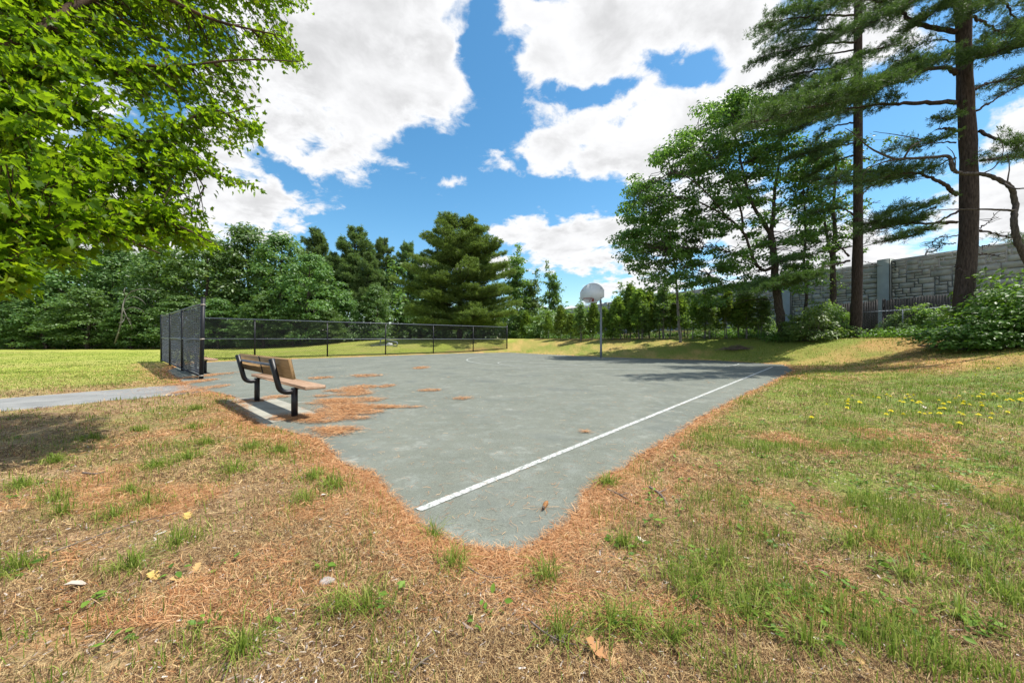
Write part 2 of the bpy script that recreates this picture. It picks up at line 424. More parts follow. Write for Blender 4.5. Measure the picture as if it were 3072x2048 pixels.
for nme, arr in (('green', gm), ('needle', nm), ('field', field), ('lush', lush), ('wood', wood)):
    at_ = ground.data.attributes.new(nme, 'FLOAT', 'POINT')
    at_.data.foreach_set('value', np.concatenate([arr, [0]]).astype(np.float32))

# ------------------------------------------------------------------ court, markings, path, pad
from mathutils.geometry import tessellate_polygon
from mathutils.geometry import delaunay_2d_cdt
def sheet(name, poly, z, mat, thick=.05, parent=None):
    """flat slab: even triangles inside the outline, a skirt round it"""
    p = np.asarray(poly, float); n = len(p)
    lo, hi = p.min(0), p.max(0); st = max(.12, float((hi - lo).max()) / 60)
    gx, gy = np.meshgrid(np.arange(lo[0], hi[0], st), np.arange(lo[1], hi[1], st)); gx = gx.ravel(); gy = gy.ravel()
    k = inside(p, gx, gy); k[k] = edge_dist(p, gx[k], gy[k]) > st * .3
    pts = [Vector((float(x), float(y))) for x, y in np.concatenate([p, np.c_[gx, gy][k]])]
    vs, es, fs, *_ = delaunay_2d_cdt(pts, [(q, (q + 1) % n) for q in range(n)], [], 1, 1e-5)
    P = np.array([(v.x, v.y) for v in vs]); F3 = np.array([list(f) for f in fs if len(f) == 3])
    c = P[F3].mean(1); F3 = F3[inside(p, c[:, 0], c[:, 1])]
    A2 = (P[F3[:, 1], 0] - P[F3[:, 0], 0]) * (P[F3[:, 2], 1] - P[F3[:, 0], 1]) - (P[F3[:, 1], 1] - P[F3[:, 0], 1]) * (P[F3[:, 2], 0] - P[F3[:, 0], 0])
    F3[A2 < 0] = F3[A2 < 0][:, ::-1]
    b = MB(); b.add(np.c_[P, np.full(len(P), z)], F3)
    i = np.arange(n); j = (i + 1) % n
    b.add(np.concatenate([np.c_[p, np.full(n, z)], np.c_[p, np.full(n, z - thick)]]), np.stack([i, j, n + j, n + i], 1))
    return b.build(name, mat, parent)

m, t = newmat('court_asphalt')
tc = t.n('ShaderNodeTexCoord').outputs['Object']
st = t.n('ShaderNodeMapping', None, Vector=tc, Rotation=(0, 0, math.radians(0)), Scale=(1.0, .8, 1)).outputs[0]
big = t.noise(st, .9, 6, .6); fine = t.noise(tc, 150, 3, .7); mid = t.noise(tc, 5, 6, .65)
c = t.ramp(big, [(.25, (.135, .147, .122)), (.5, (.166, .178, .149)), (.75, (.2, .21, .178))])
c = t.mix(t.mrange(mid, .45, .75, 0, .45), c, (.26, .285, .262, 1))
c = t.mix(t.mrange(t.noise(tc, 1.7, 7, .7, .6), .6, .78, 0, .5), c, (.36, .375, .34, 1))
# far corner under the pines darker: stains plus tree shadow put into the colour
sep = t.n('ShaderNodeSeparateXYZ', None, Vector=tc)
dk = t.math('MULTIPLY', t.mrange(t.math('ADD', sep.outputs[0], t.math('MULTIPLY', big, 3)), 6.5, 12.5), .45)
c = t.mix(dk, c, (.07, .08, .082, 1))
c = t.mix(t.mrange(fine, .3, .7, 0, 1), t.mix(1.0, c, (.72, .72, .72, 1), 'MULTIPLY'), t.mix(1.0, c, (1.22, 1.22, 1.22, 1), 'MULTIPLY'))
c = t.mix(t.mrange(t.noise(tc, 420, 1), .68, .74, 0, .5), c, (.5, .5, .46, 1))
crk = t.n('ShaderNodeTexVoronoi', {'feature': 'DISTANCE_TO_EDGE'}, Vector=t.n('ShaderNodeVectorMath', {'operation': 'MULTIPLY_ADD'}, i0=t.n('ShaderNodeTexNoise', None, Vector=tc, Scale=2.5, Detail=4.0).outputs['Color'], i1=(.5, .5, 0), i2=tc).outputs[0], Scale=.28).outputs[0]
cm = t.math('MULTIPLY', t.mrange(crk, .0012, .0005), t.mrange(t.noise(tc, .5, 3), .5, .62, 0, .7))
c = t.mix(cm, c, (.05, .055, .05, 1))
stain = t.mrange(t.noise(tc, .75, 5, .62), .5, .66, 0, .55)
c = t.mix(stain, c, (.115, .13, .12, 1))
scuff = t.mrange(t.noise(t.n('ShaderNodeMapping', None, Vector=tc, Rotation=(0, 0, .75), Scale=(1.0, 1.3, 1)).outputs[0], 2.2, 6, .7), .56, .76, 0, .5)
c = t.mix(scuff, c, (.42, .43, .39, 1))
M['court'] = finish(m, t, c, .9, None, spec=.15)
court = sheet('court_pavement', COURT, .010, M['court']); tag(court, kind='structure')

m, t = newmat('worn_line_paint')
tc = t.n('ShaderNodeTexCoord').outputs['Object']
c = t.ramp(t.noise(tc, 40, 5, .7), [(.40, (.2, .22, .2)), (.52, (.5, .51, .49)), (.7, (.7, .7, .68))])
M['line'] = finish(m, t, c, .8, t.noise(tc, 150, 2), .2, .003)
m, t = newmat('faded_line_paint')
tc = t.n('ShaderNodeTexCoord').outputs['Object']
c = t.ramp(t.noise(tc, 6, 5, .7), [(.35, (.27, .3, .28)), (.6, (.45, .47, .45))])
M['line2'] = finish(m, t, c, .85)
def uw(u, w): return U * u + W * w
def stripe(name, pts, width, z, mat):
    P = np.asarray(pts, float); T = np.gradient(P, axis=0); T /= np.linalg.norm(T, axis=1)[:, None]
    Nn = np.c_[-T[:, 1], T[:, 0]] * width / 2
    jit = (np.array([vnoise(q[0], q[1], .08, 3) for q in P]) - .5)[:, None] * .12 * Nn
    L, Rr = P + Nn + jit, P - Nn + jit
    n = len(P); b = MB()
    b.add(np.concatenate([np.c_[L, np.full(n, z)], np.c_[Rr, np.full(n, z)]]), np.stack([np.arange(n-1), np.arange(n-1)+n, np.arange(1, n)+n, np.arange(1, n)], 1))
    return b.build(name, mat, court)
stripe('sideline_marking', [uw(u, 1.9) for u in np.linspace(1.235, 16.76, 320)], .058, .014, M['line'])
HC = (17.0, 9.75)
th = np.linspace(-1.72, 1.5, 120)
stripe('three_point_marking', [uw(HC[0] - 6.6 * math.cos(a), HC[1] + 6.6 * math.sin(a)) for a in th], .055, .014, M['line2'])
stripe('key_marking', [uw(u, HC[1] - 1.9) for u in np.linspace(12.6, 17.3, 30)], .05, .014, M['line2'])
stripe('key_marking', [uw(u, HC[1] + 1.9) for u in np.linspace(12.6, 17.3, 30)], .05, .014, M['line2'])
stripe('free_throw_marking', [uw(12.6, w) for w in np.linspace(HC[1] - 1.87, HC[1] + 1.87, 24)], .05, .018, M['line2'])
stripe('free_throw_circle_marking', [uw(12.6 - 1.9 * math.cos(a), HC[1] + 1.9 * math.sin(a)) for a in np.linspace(-1.55, 1.55, 50)], .05, .022, M['line2'])
stripe('baseline_marking', [uw(17.35, w) for w in np.linspace(1.9, 17.5, 80)], .05, .014, M['line2'])

m, t = newmat('path_asphalt')
tc = t.n('ShaderNodeTexCoord').outputs['Object']
c = t.ramp(t.noise(tc, 2.5, 6, .65), [(.3, (.2, .205, .2)), (.7, (.33, .33, .315))])
c = t.mix(t.mrange(t.noise(tc, 120, 2), .35, .65, 0, .35), c, (.12, .12, .12, 1))
M['path'] = finish(m, t, c, .9, t.noise(tc, 120, 2), .4, .005)
path = sheet('path', ragged(PATH, .06, .04, 12), .006, M['path']); tag(path, kind='structure')
LEG_R = np.array([-2.90, 4.80]); LEG_L = np.array([-4.27, 6.03])
BD = (LEG_L - LEG_R) / np.linalg.norm(LEG_L - LEG_R); BU = np.array([BD[1], -BD[0]])   # bench axis and facing
def bpt(s, u): return LEG_R + BD * s + BU * u
pad = sheet('pavement_pad', ragged(np.array([bpt(-.12, -.40), bpt(-.12, .30), bpt(2.25, .30), bpt(2.6, -.40)]), .06, .012, 5), .0145, M['concrete'], .06)
tag(pad, kind='structure')
# ------------------------------------------------------------------ benches
def Rz(a): c, s = math.cos(a), math.sin(a); return np.array([[c, -s, 0], [s, c, 0], [0, 0, 1.]])
def Rx(a): c, s = math.cos(a), math.sin(a); return np.array([[1, 0, 0], [0, c, -s], [0, s, c]])
def arc_pts(pts, rad, n=8):
    """polyline with rounded corners"""
    P = [np.asarray(q, float) for q in pts]; out = [P[0]]
    for k in range(1, len(P) - 1):
        a = P[k-1] - P[k]; b = P[k+1] - P[k]
        la, lb = np.linalg.norm(a), np.linalg.norm(b); r = min(rad, la * .5, lb * .5)
        p0 = P[k] + a / la * r; p1 = P[k] + b / lb * r
        for q in np.linspace(0, 1, n): out.append((1-q)**2 * p0 + 2*q*(1-q) * P[k] + q*q * p1)
    out.append(P[-1]); return np.array(out)
def make_bench(label, loc, rz):
    """local x: along the bench, local y: facing the court; legs at x = 0 and x = 1.84"""
    t = thing('park_bench', label, 'bench', loc, rz, 'benches beside the court')
    LL = 1.84; o1 = -.385; o2 = LL + .385; mid = (o1 + o2) / 2
    MB().bbox((mid, .128, .418), (o2 - o1, .255, .045), None, .008).build('seat', M['seatwood'], t)
    tilt = math.radians(12)
    bk = MB().bbox((mid, -.135, .668), (LL + .70, .045, .262), Rx(tilt), .008).build('backrest', M['backwood'], t)
    for x in (0.0, LL):
        b = MB()
        b.tube([(x, 0, -.05), (x, 0, .2), (x, 0, .392)], .040, 14)
        b.build('leg', M['black'], t, True)
        b = MB()
        pts = arc_pts([(x, .03, .345), (x, -.165, .345), (x, -.265, .79)], .16, 10)
        b.tube(pts, .034, 14)
        b.build('back_support', M['black'], t, True)
        MB().bbox((x, .115, .384), (.06, .22, .022)).build('seat_bracket', M['black'], t)
    MB().bbox((LL / 2, -.213, .70), (LL - .06, .02, .036), Rx(tilt), .006).build('crossbar', M['grey_bar'], t)
    MB().bbox((LL / 2, -.163, .668), (.024, .010, .262), Rx(tilt), .003).build('strap', M['black'], t)
    return t
ang_b = math.atan2(BD[1], BD[0])
def bench_frame(p): return (p[0], p[1], .012)
# local x along BD, local y = BU * -1 for a right-handed frame, so mirror by turning round: start at the far leg
b1 = make_bench('brown plank bench with black bent pipe legs beside the orange needle patches', bench_frame(LEG_L), ang_b + math.pi)
leg2r = np.array([-9.46, 11.1]) 
leg2l = leg2r + BD * 1.84
b2 = dup(b1, bench_frame(leg2l), ang_b + math.pi, 1.0, 'brown plank bench mostly hidden behind the tall dark slatted fence')

# ------------------------------------------------------------------ basketball hoop
HB = np.array([4.92, 19.9])
t = thing('basketball_hoop', 'white fan shaped backboard with red rim on a curved grey pole', 'basketball hoop', (HB[0], HB[1], .01), math.atan2(U[1], U[0]))
# local -x: over the court; board faces -x
b = MB(); pole = arc_pts([(0, 0, -.1), (0, 0, 1.0), (.012, 0, 2.62), (-.08, 0, 3.42), (-.75, 0, 3.46)], .5, 12)
b.tube(pole, .060, 16); b.build('pole', M['galv'], t, True)
MB().tube([(0, 0, -.04), (0, 0, .012)], .2, 20).build('footing', M['concrete'], t)
BX = -.98
bw = .705; zb, zs0, zs1, zt = 3.0, 3.24, 3.60, 4.03
pf = [(-.28, zb), (.28, zb), (bw, zs0), (bw, zs1)]
R_ = (bw * bw + (zt - zs1) ** 2) / (2 * (zt - zs1)); a1 = math.asin(min(1, bw / R_))
for q in np.linspace(a1, -a1, 26)[1:-1]: pf.append((R_ * math.sin(q), zt - R_ + R_ * math.cos(q)))
pf += [(-bw, zs1), (-bw, zs0)]
b = MB(); b.prism(pf, -.02, .02, lambda v: np.c_[v[:, 2] + BX, v[:, 0], v[:, 1]])
bo = b.build('backboard', M['board'], t)
# raised rim of the board
b = MB(); loop = np.array(pf + [pf[0]]); b.tube(np.c_[np.full(len(loop), BX - .016), loop[:, 0], loop[:, 1]], .014, 6)
b.build('board_lip', M['board'], bo, True)
for y, z in ((-.55, 3.7), (.55, 3.7), (-.55, 3.2), (.55, 3.2)):
    MB().tube([(BX - .02, y, z), (BX - .038, y, z)], .022, 10).build('bolt', M['bolt'], bo)
b = MB()
for y, z in ((-.52, 3.68), (.52, 3.68), (-.5, 3.22), (.5, 3.22)): b.tube([(-.66, 0, 3.46), (BX + .03, y, z)], .02, 8)
b.bbox((BX + .035, 0, 3.45), (.03, .5, .3)); b.build('bracket', M['galv'], t)
RZ = 3.19; rc = BX - .42
b = MB(); q = np.linspace(0, 2*np.pi, 41); b.tube(np.c_[rc + .235*np.cos(q), .235*np.sin(q), np.full(41, RZ)], .013, 8, False)
for s in (-1, 1): b.tube([(BX - .02, s * .1, RZ - .12), (rc + .2, s * .12, RZ - .012)], .011, 6)
b.bbox((BX - .03, 0, RZ - .06), (.02, .26, .16)); b.bbox((BX - .11, 0, RZ), (.19, .2, .02))
b.build('rim', M['rim'], t, True)
b = MB(); nn = 12
def nr(k): return [.235, .20, .165, .14, .125, .13][k]
def nz(k): return RZ - .02 - k * .085
for k in range(5):
    for q in range(nn):
        for s in (-1, 1):
            a0 = 2*np.pi*(q + .5*(k % 2))/nn; a1_ = a0 + s*np.pi/nn
            b.tube([(rc+nr(k)*math.cos(a0), nr(k)*math.sin(a0), nz(k)), (rc+nr(k+1)*math.cos(a1_), nr(k+1)*math.sin(a1_), nz(k+1))], .0045, 4, False)
b.build('net', M['net'], t)

# ------------------------------------------------------------------ chain-link fence along the far side
def wires(b, p0, p1, z0, z1, pitch, r):
    """diamond wire mesh between two posts: two families of crossing wires, clipped to the panel"""
    p0 = np.array([*p0, 0.]); p1 = np.array([*p1, 0.]); d = p1 - p0; L = np.linalg.norm(d); d /= L
    nrm = np.array([-d[1], d[0], 0]); H = z1 - z0
    for fam in (1, -1):
        for c in np.arange(-H, L, pitch):
            s0, s1 = max(c, 0), min(c + H, L)
            if s1 - s0 < .02: continue
            za, zb_ = s0 - c, s1 - c
            if fam < 0: za, zb_ = H - za, H - zb_
            A_ = p0 + d * s0 + [0, 0, z0 + za] + nrm * r * fam * .8; B_ = p0 + d * s1 + [0, 0, z0 + zb_] + nrm * r * fam * .8
            T_ = (B_ - A_) / np.linalg.norm(B_ - A_); sd = np.cross(T_, nrm)
            V = []
            for P in (A_, B_): V += [P + sd * r, P - sd * r * .5 + nrm * r * .87, P - sd * r * .5 - nrm * r * .87]
            b.add(V, np.array([[0, 1, 4, 3], [1, 2, 5, 4], [2, 0, 3, 5]]))
C0 = np.array([-16.5, 16.95]); C1 = np.array([-.44, 31.3])
t = thing('chain_link_fence', 'long black chain link fence in six bays behind the court', 'fence', (C1[0], C1[1], 0))
org = np.array([C1[0], C1[1], 0])
posts = [C0 + (C1 - C0) * k / 6 for k in range(7)]
FH = 2.12
for k, p in enumerate(posts):
    if k == 0: continue
    e = 1.25 if k == 6 else 1
    b = MB(); b.tube([(p[0], p[1], -.1), (p[0], p[1], FH + (.16 if k == 6 else -.01))], .040 * e, 12)
    b.tube([(p[0], p[1], FH - .06), (p[0], p[1], FH - .01)], .052 * e, 12)
    b.tube([(p[0], p[1], 1.05), (p[0], p[1], 1.10)], .047 * e, 12)
    b.build('post', M['fence_black'], t, True, org) 
for zz, nme in ((FH, 'top_rail'), (1.075, 'middle_rail'), (.09, 'bottom_rail')):
    b = MB(); b.tube([(*C0, zz), (*C1, zz)], .026 if zz > .5 else .02, 10); b.build(nme, M['grey_bar'] if zz > .5 else M['fence_black'], t, True, org)
for k in range(6):
    b = MB(); wires(b, posts[k], posts[k+1], .04, FH + .03, .098, .008); b.build('wire_mesh', M['fence_black'], t, False, org)
for o in t.children: o.location = (0, 0, 0)

# ------------------------------------------------------------------ tall slatted fence panel beside the second bench
P0 = np.array([-8.16, 9.45]); P1 = C0
t = thing('slatted_fence', 'tall black chain link fence filled with dark slats at the path', 'fence', (P0[0], P0[1], 0))
org = np.array([P0[0], P0[1], 0])
pd = (P1 - P0); PL = np.linalg.norm(pd); pd /= PL; pn = np.array([-pd[1], pd[0]])
pa = math.atan2(pd[1], pd[0])
pp = [P0 + pd * PL * k / 3 for k in range(4)]
top = lambda s: 1.97 + .17 * s / PL
lean = np.array([.95, -.2]) * .02
for k, p in enumerate(pp):
    s = PL * k / 3; r = .047 if k == 0 else (.04 if k < 3 else .046)
    b = MB(); tp = 2.14 if k == 0 else top(s) + (.08 if k == 3 else .02)
    ln = np.array([.055, 0]) if k == 0 else np.zeros(2)
    b.tube([(p[0], p[1], -.1), (p[0] + ln[0], p[1], tp)], r, 14)
    if k == 0: b.tube([(p[0] + .055, p[1], 2.14), (p[0] + .0555, p[1], 2.155)], r * 1.08, 14)
    b.build('post', M['fence_black'], t, True, org)
    if k == 0:
        for zz in (1.96, 1.06, .1):
            c = MB(); x0 = p[0] + ln[0] * zz / 2.14; c.tube([(x0, p[1], zz - .014), (x0, p[1], zz + .014)], r + .006, 14); c.build('clamp', M['clamp'], t, True, org)
for f_, nme in ((1.0, 'top_rail'), (.53, 'middle_rail'), (.04, 'bottom_rail')):
    b = MB(); b.tube([(*P0, top(0) * f_), (*P1, top(PL) * f_)], .026, 10); b.build(nme, M['grey_bar'] if f_ > .5 else M['fence_black'], t, True, org)
Rp = Rz(pa)
for k in range(3):
    s0, s1 = PL * k / 3 + .07, PL * (k + 1) / 3 - .07
    b = MB()
    rows = 30
    for r in range(rows):
        f_ = (r + .5) / rows
        ncol = 11
        for c in range(ncol):
            q = s0 + (s1 - s0) * (c + .5) / ncol
            zc = .10 + (top(q) - .16) * f_ + .055 * math.sin(q * 1.3) * (1 - f_) + random.uniform(-.006, .006)
            p = P0 + pd * q
            if abs(f_ - .53) < .02: continue
            if random.random() < .03: continue
            w_ = (s1 - s0) / ncol * random.uniform(.86, .99)
            h_ = (.046 if f_ > .45 else .030) * random.uniform(.85, 1.1)
            b.box((p[0] + pn[0] * random.uniform(-.006, .006), p[1] + pn[1] * random.uniform(-.006, .006), zc), (w_, .008, h_), Rp @ Rx(random.uniform(-.25, .25)))
    b.build('slat_infill', M['slat'], t, False, org)
    b = MB(); wires(b, P0 + pd * s0 - pn * .02, P0 + pd * s1 - pn * .02, .06, top(s0) - .01, .11, .0035); b.build('wire_mesh', M['grey_bar'], t, False, org)
for o in t.children: o.location = (0, 0, 0)
def relocate_children():
    pass

# ------------------------------------------------------------------ stone faced noise barrier wall
WX0 = 33.0
def wpt(Y): return np.array([WX0 - .41 * Y, Y])
wd = np.array([-.41, 1.0]); wd /= np.linalg.norm(wd); wn = np.array([-wd[1], wd[0]])   # wn points to the court side
if wn @ np.array([-1, -1]) < 0: wn = -wn
TOP = 6.0; BASE = 1.55
t = thing('noise_barrier_wall', 'long pale grey stone faced barrier wall with concrete pillars', 'wall', (*wpt(22.8), BASE))
org = np.array([*wpt(22.8), BASE])
Ys = [12.35 + 5.22 * k for k in range(11)]
wa = math.atan2(wd[1], wd[0]); Rw = Rz(wa)
for Y in Ys:
    p = wpt(Y); b = MB(); b.bbox((p[0], p[1], (TOP + .10 + BASE - .8) / 2), (.62, .62, TOP + .10 - BASE + .8), Rw, .03)
    b.build('pillar', M['pillar'], t, False, org)
prng = np.random.default_rng(5)
def ashlar(L, H):
    """irregular courses: a grid of .17 m units filled with stones of varied length and height"""
    un = .165; nx = int(L / un); nz_ = int(H / un); used = np.zeros((nx, nz_), bool); out = []
    for r in range(nz_):
        c = 0
        while c < nx:
            if used[c, r]: c += 1; continue
            h = 2 if prng.random() < .48 and r < nz_ - 1 else 1
            w_ = int(prng.integers(2, 6)) if h == 2 else int(prng.integers(2, 5))
            k = 0
            while c + k < nx and k < w_ and not used[c + k, r] and (h == 1 or not used[c + k, r + 1]): k += 1
            if k == 0: h = 1; k = 1
            used[c:c + k, r:r + h] = True
            out.append((c * L / nx, (c + k) * L / nx, r * H / nz_, (r + h) * H / nz_)); c += k
    return out
for k in range(len(Ys) - 1):
    a, c = wpt(Ys[k]) + wd * .31, wpt(Ys[k + 1]) - wd * .31
    L = np.linalg.norm(c - a); z0 = BASE + .25; H = TOP - .14 - z0
    b = MB(); mid = (a + c) / 2 - wn * .02
    b.box((mid[0], mid[1], (z0 - 1 + TOP - .1) / 2), (L, .2, TOP - .1 - z0 + 1), Rw)
    pnl = b.build('wall_panel', M['joint'], t, False, org)
    b = MB(); near = Ys[k] < 45
    for (x0, x1, h0, h1) in ashlar(L, H):
        g = .015; x0 += g; x1 -= g; h0 += g; h1 -= g
        dp = .10 + prng.random() * .06
        nx_ = 4 if x1 - x0 > .5 else 3
        xs = np.array([x0, x0 + .03, *np.linspace(x0 + .03, x1 - .03, nx_)[1:-1], x1 - .03, x1]); zs = np.array([h0, h0 + .03, (h0 + h1) / 2, h1 - .03, h1])
        gx, gz = np.meshgrid(xs, zs, indexing='ij'); dep = np.full(gx.shape, .05)
        dep[1:-1, 1:-1] = dp + prng.normal(0, .028, dep[1:-1, 1:-1].shape)
        P = np.c_[a[0] + wd[0] * gx.ravel() + wn[0] * (dep.ravel() + .02), a[1] + wd[1] * gx.ravel() + wn[1] * (dep.ravel() + .02), z0 + gz.ravel()]
        n2 = len(zs); ii, jj = np.meshgrid(np.arange(len(xs) - 1), np.arange(n2 - 1), indexing='ij'); q = (ii * n2 + jj).ravel()
        b.add(P, np.stack([q, q + 1, q + n2 + 1, q + n2], 1))
    b.build('stone_facing', M['stone'], pnl, False, None)
    b = MB(); b.bbox((mid[0], mid[1], TOP - .06), (L - .004, .34, .12), Rw, .02); b.build('coping', M['stone'], t, False, org)
    b = MB(); b.bbox((mid[0] + wn[0] * .06, mid[1] + wn[1] * .06, z0 - .5), (L - .004, .42, .98), Rw, .02); b.build('wall_footing', M['wallbase'], t, False, org)
def local_fix(t, org):
    for o in t.children:
        o.location = (0, 0, 0)
        for g in o.children:
            me = g.data; co = np.zeros(len(me.vertices) * 3, np.float32); me.vertices.foreach_get('co', co)
            co = co.reshape(-1, 3)
            if g.get('_abs', 1): co -= np.asarray(org, np.float32)
            me.vertices.foreach_set('co', co.ravel()); me.update()
local_fix(t, org)

# ------------------------------------------------------------------ weathered stockade fence behind the pines
def stockade(label, a, c, gaps=0):
    a = np.asarray(a); c = np.asarray(c)
    d = c - a; L = np.linalg.norm(d); d = d / L; ra = math.atan2(d[1], d[0]); R = Rz(ra)
    t = thing('stockade_fence', label, 'fence', (a[0], a[1], 0), 0, 'weathered wooden fences at the wall')
    b = MB(); n = int(L / .105)
    for k in range(n):
        p = a + d * (k + .5) * L / n; z0 = on_ground(*p) - .1; hh = 2.05 + random.uniform(-.03, .03); w_ = .094
        pf = [(-w_/2, 0), (w_/2, 0), (w_/2, hh - .09), (.012, hh), (-.012, hh), (-w_/2, hh - .09)]
        off = random.uniform(-.008, .008); tw = random.uniform(-.06, .06)
        Rk = Rz(ra + tw)
        def fn(v): 
            q = np.c_[v[:, 0], v[:, 2] + off, v[:, 1]] @ Rk.T; return q + [p[0] - a[0], p[1] - a[1], z0]
        b.prism(pf, -.011, .011, fn)
    b.build('pickets', M['stockade'], t)
    nv = np.array([-d[1], d[0]])
    if nv[1] < 0: nv = -nv
    for f_ in (.35, 1.6):
        b = MB(); p = a + nv * .045; q = c + nv * .045
        b.tube([(p[0] - a[0], p[1] - a[1], on_ground(*a) + f_), (q[0] - a[0], q[1] - a[1], on_ground(*c) + f_)], .035, 6); b.build('rail', M['stockade'], t)
    m_ = max(2, int(L / 2.4) + 1)
    for k in range(m_):
        p = a + d * L * k / (m_ - 1) + nv * .1; z0 = on_ground(*p)
        b = MB(); b.bbox((p[0] - a[0], p[1] - a[1], z0 + .95), (.1, .1, 2.1), R, .01); b.build('post', M['stockade'], t)
    return t
def px2(px, Y): return np.array([(px - CX) / F * Y, Y])
stockade('short weathered stockade fence section behind the slimmer bare pine trunk', px2(2515, 20.6), px2(2633, 20.1))
stockade('long weathered stockade fence behind the thick pine and green shrubs', px2(2652, 20.0), px2(3200, 16.6))
# low wire fence with a thin rail in front of the boards
a, c = px2(2575, 19.4), px2(3190, 16.0)
t = thing('wire_fence', 'low rusty wire fence with thin rail in front of the boards', 'fence', (a[0], a[1], 0))
b = MB(); pts = [a + (c - a) * q for q in np.linspace(0, 1, 9)]
b.tube([(p[0] - a[0], p[1] - a[1], on_ground(*p) + 1.35) for p in pts], .022, 8); b.build('rail', M['galv'], t, True)
for p in pts[::2]:
    b = MB(); z0 = on_ground(*p); b.tube([(p[0] - a[0], p[1] - a[1], z0 - .1), (p[0] - a[0], p[1] - a[1], z0 + 1.37)], .028, 8); b.build('post', M['galv'], t, True)
b = MB()
zz = np.mean([on_ground(*p) for p in pts]); wires(b, np.zeros(2), c - a, zz + .05, zz + 1.3, .14, .0045); b.build('wire_mesh', M['bolt'], t)

# ------------------------------------------------------------------ pipe frame lying in the field
g0 = ground_pick(1141, 1037)
t = thing('goal_frame', 'small grey metal pipe goal frame in the field behind the fence', 'goal', tuple(g0))
def rel(px, py, dY=0): return at(px, py, g0[1] + dY) - g0
for nme, pts in (('base_bar', [rel(1112, 1037), rel(1170, 1034)]), ('upright', [rel(1139, 1036), rel(1143, 1015)]), ('crossbar', [rel(1143, 1015), rel(1192, 1027, -1.0)]), ('upright', [rel(1192, 1027, -1.0), rel(1190, 1040, -1.0)]), ('base_bar', [rel(1170, 1034), rel(1190, 1039, -1.0)])):
    MB().tube(np.array(pts), .045, 8).build(nme, M['galv'], t, True)
b = MB(); b.tube([rel(1163, 1034, -.4), rel(1176, 1034, -.4)], [.17, .15], 12); b.build('rolled_net', M['net'], t, True)
# ------------------------------------------------------------------ leaf templates
def tmpl_leaf():      # pointed folded leaf, unit length along y
    v = np.array([[0,0,0],[.28,.35,.07],[.2,.75,.05],[0,1,0],[-.2,.75,.05],[-.28,.35,.07]]); return v, [np.array([[0,1,2,3],[0,3,4,5]])]
def tmpl_sprig():     # five leaves in a fan: reads as a twig end
    vs, fs = [], []; n = 0
    for k, (a, s, z) in enumerate([(-1.15,.8,.1),(-.5,.95,-.1),(.1,1.0,.08),(.65,.9,-.05),(1.25,.75,.12)]):
        c, sn = math.cos(a), math.sin(a)
        p = np.array([[0,0,0],[.22,.5,z],[0,1,z*.5],[-.22,.5,z]]) * s
        vs.append(np.c_[p[:,0]*c + p[:,1]*sn, -p[:,0]*sn + p[:,1]*c, p[:,2]]); fs.append([n, n+1, n+2, n+3]); n += 4
    return np.concatenate(vs), [np.array(fs)]
def tmpl_maple():
    half = [(0,0),(.10,.02),(.36,-.05),(.30,.14),(.56,.34),(.36,.38),(.40,.56),(.18,.50),(.14,.70),(0,1.0)]
    r = np.array([[x, y, .16*abs(x) - .12*y*y] for x, y in half]); l = r * [-1, 1, 1]
    v = np.concatenate([r, l[1:-1]])
    n = len(r); return v, [np.array([list(range(n))]), np.array([[0, n-1] + list(range(2*n-3, n-1, -1))])]
def tmpl_oakleaf():
    half = [(0,0),(.06,.08),(.2,.12),(.1,.24),(.3,.34),(.12,.44),(.36,.58),(.14,.64),(.24,.82),(0,1)]
    r = np.array([[x, y, .25*x + .1*y*y] for x, y in half]); l = r * [-1, 1, 1]
    v = np.concatenate([r, l[1:-1]])
    n = len(r); return v, [np.array([list(range(n))]), np.array([[0, n-1] + list(range(2*n-3, n-1, -1))])]
TL, TS, TM, TO = tmpl_leaf(), tmpl_sprig(), tmpl_maple(), tmpl_oakleaf()

def unit(v): return v / (np.linalg.norm(v, axis=-1, keepdims=True) + 1e-12)
def cards(mb, C, Nrm, size, T, r, along=None):
    """copies of a leaf template: C centres, Nrm leaf normals, along = preferred stem direction"""
    n = len(C)
    if n == 0: return
    Nrm = unit(Nrm)
    t_ = r.normal(size=(n, 3)) if along is None else along + r.normal(size=(n, 3)) * .35
    y = unit(t_ - Nrm * np.sum(t_ * Nrm, 1, keepdims=True)); x = np.cross(y, Nrm)
    V, fs = T; k = len(V); size = np.broadcast_to(np.asarray(size, float), (n,))[:, None, None]
    P = C[:, None, :] + size * (V[None, :, 0:1] * x[:, None] + V[None, :, 1:2] * y[:, None] + V[None, :, 2:3] * Nrm[:, None])
    n0 = mb.n; mb.v.append(P.reshape(-1, 3)); mb.n += n * k
    for f in fs:
        mb.f.append((np.arange(n)[:, None, None] * k + f[None]).reshape(-1, f.shape[1]) + n0)

def clump(mb, c, rad, n, size, r, T=TL, up=.6, hollow=.5):
    """leaves through a lumpy ellipsoid, more of them towards its outside"""
    d = unit(r.normal(size=(n, 3))); d[:, 2] = np.where(d[:, 2] < -.35, -d[:, 2] * .6, d[:, 2]); d = unit(d)
    q = hollow + (1 - hollow) * r.random(n) ** .6
    lum = 1 + .28 * np.sin(d[:, 0] * 5 + c[0] * 3) * np.sin(d[:, 1] * 5 + c[1] * 2) + .15 * r.normal(size=n)
    P = np.asarray(c) + d * (q * lum)[:, None] * np.asarray(rad)
    N_ = unit(d * .8 + [0, 0, up] + r.normal(size=(n, 3)) * .45)
    cards(mb, P, N_, size * r.uniform(.65, 1.3, n), T, r)

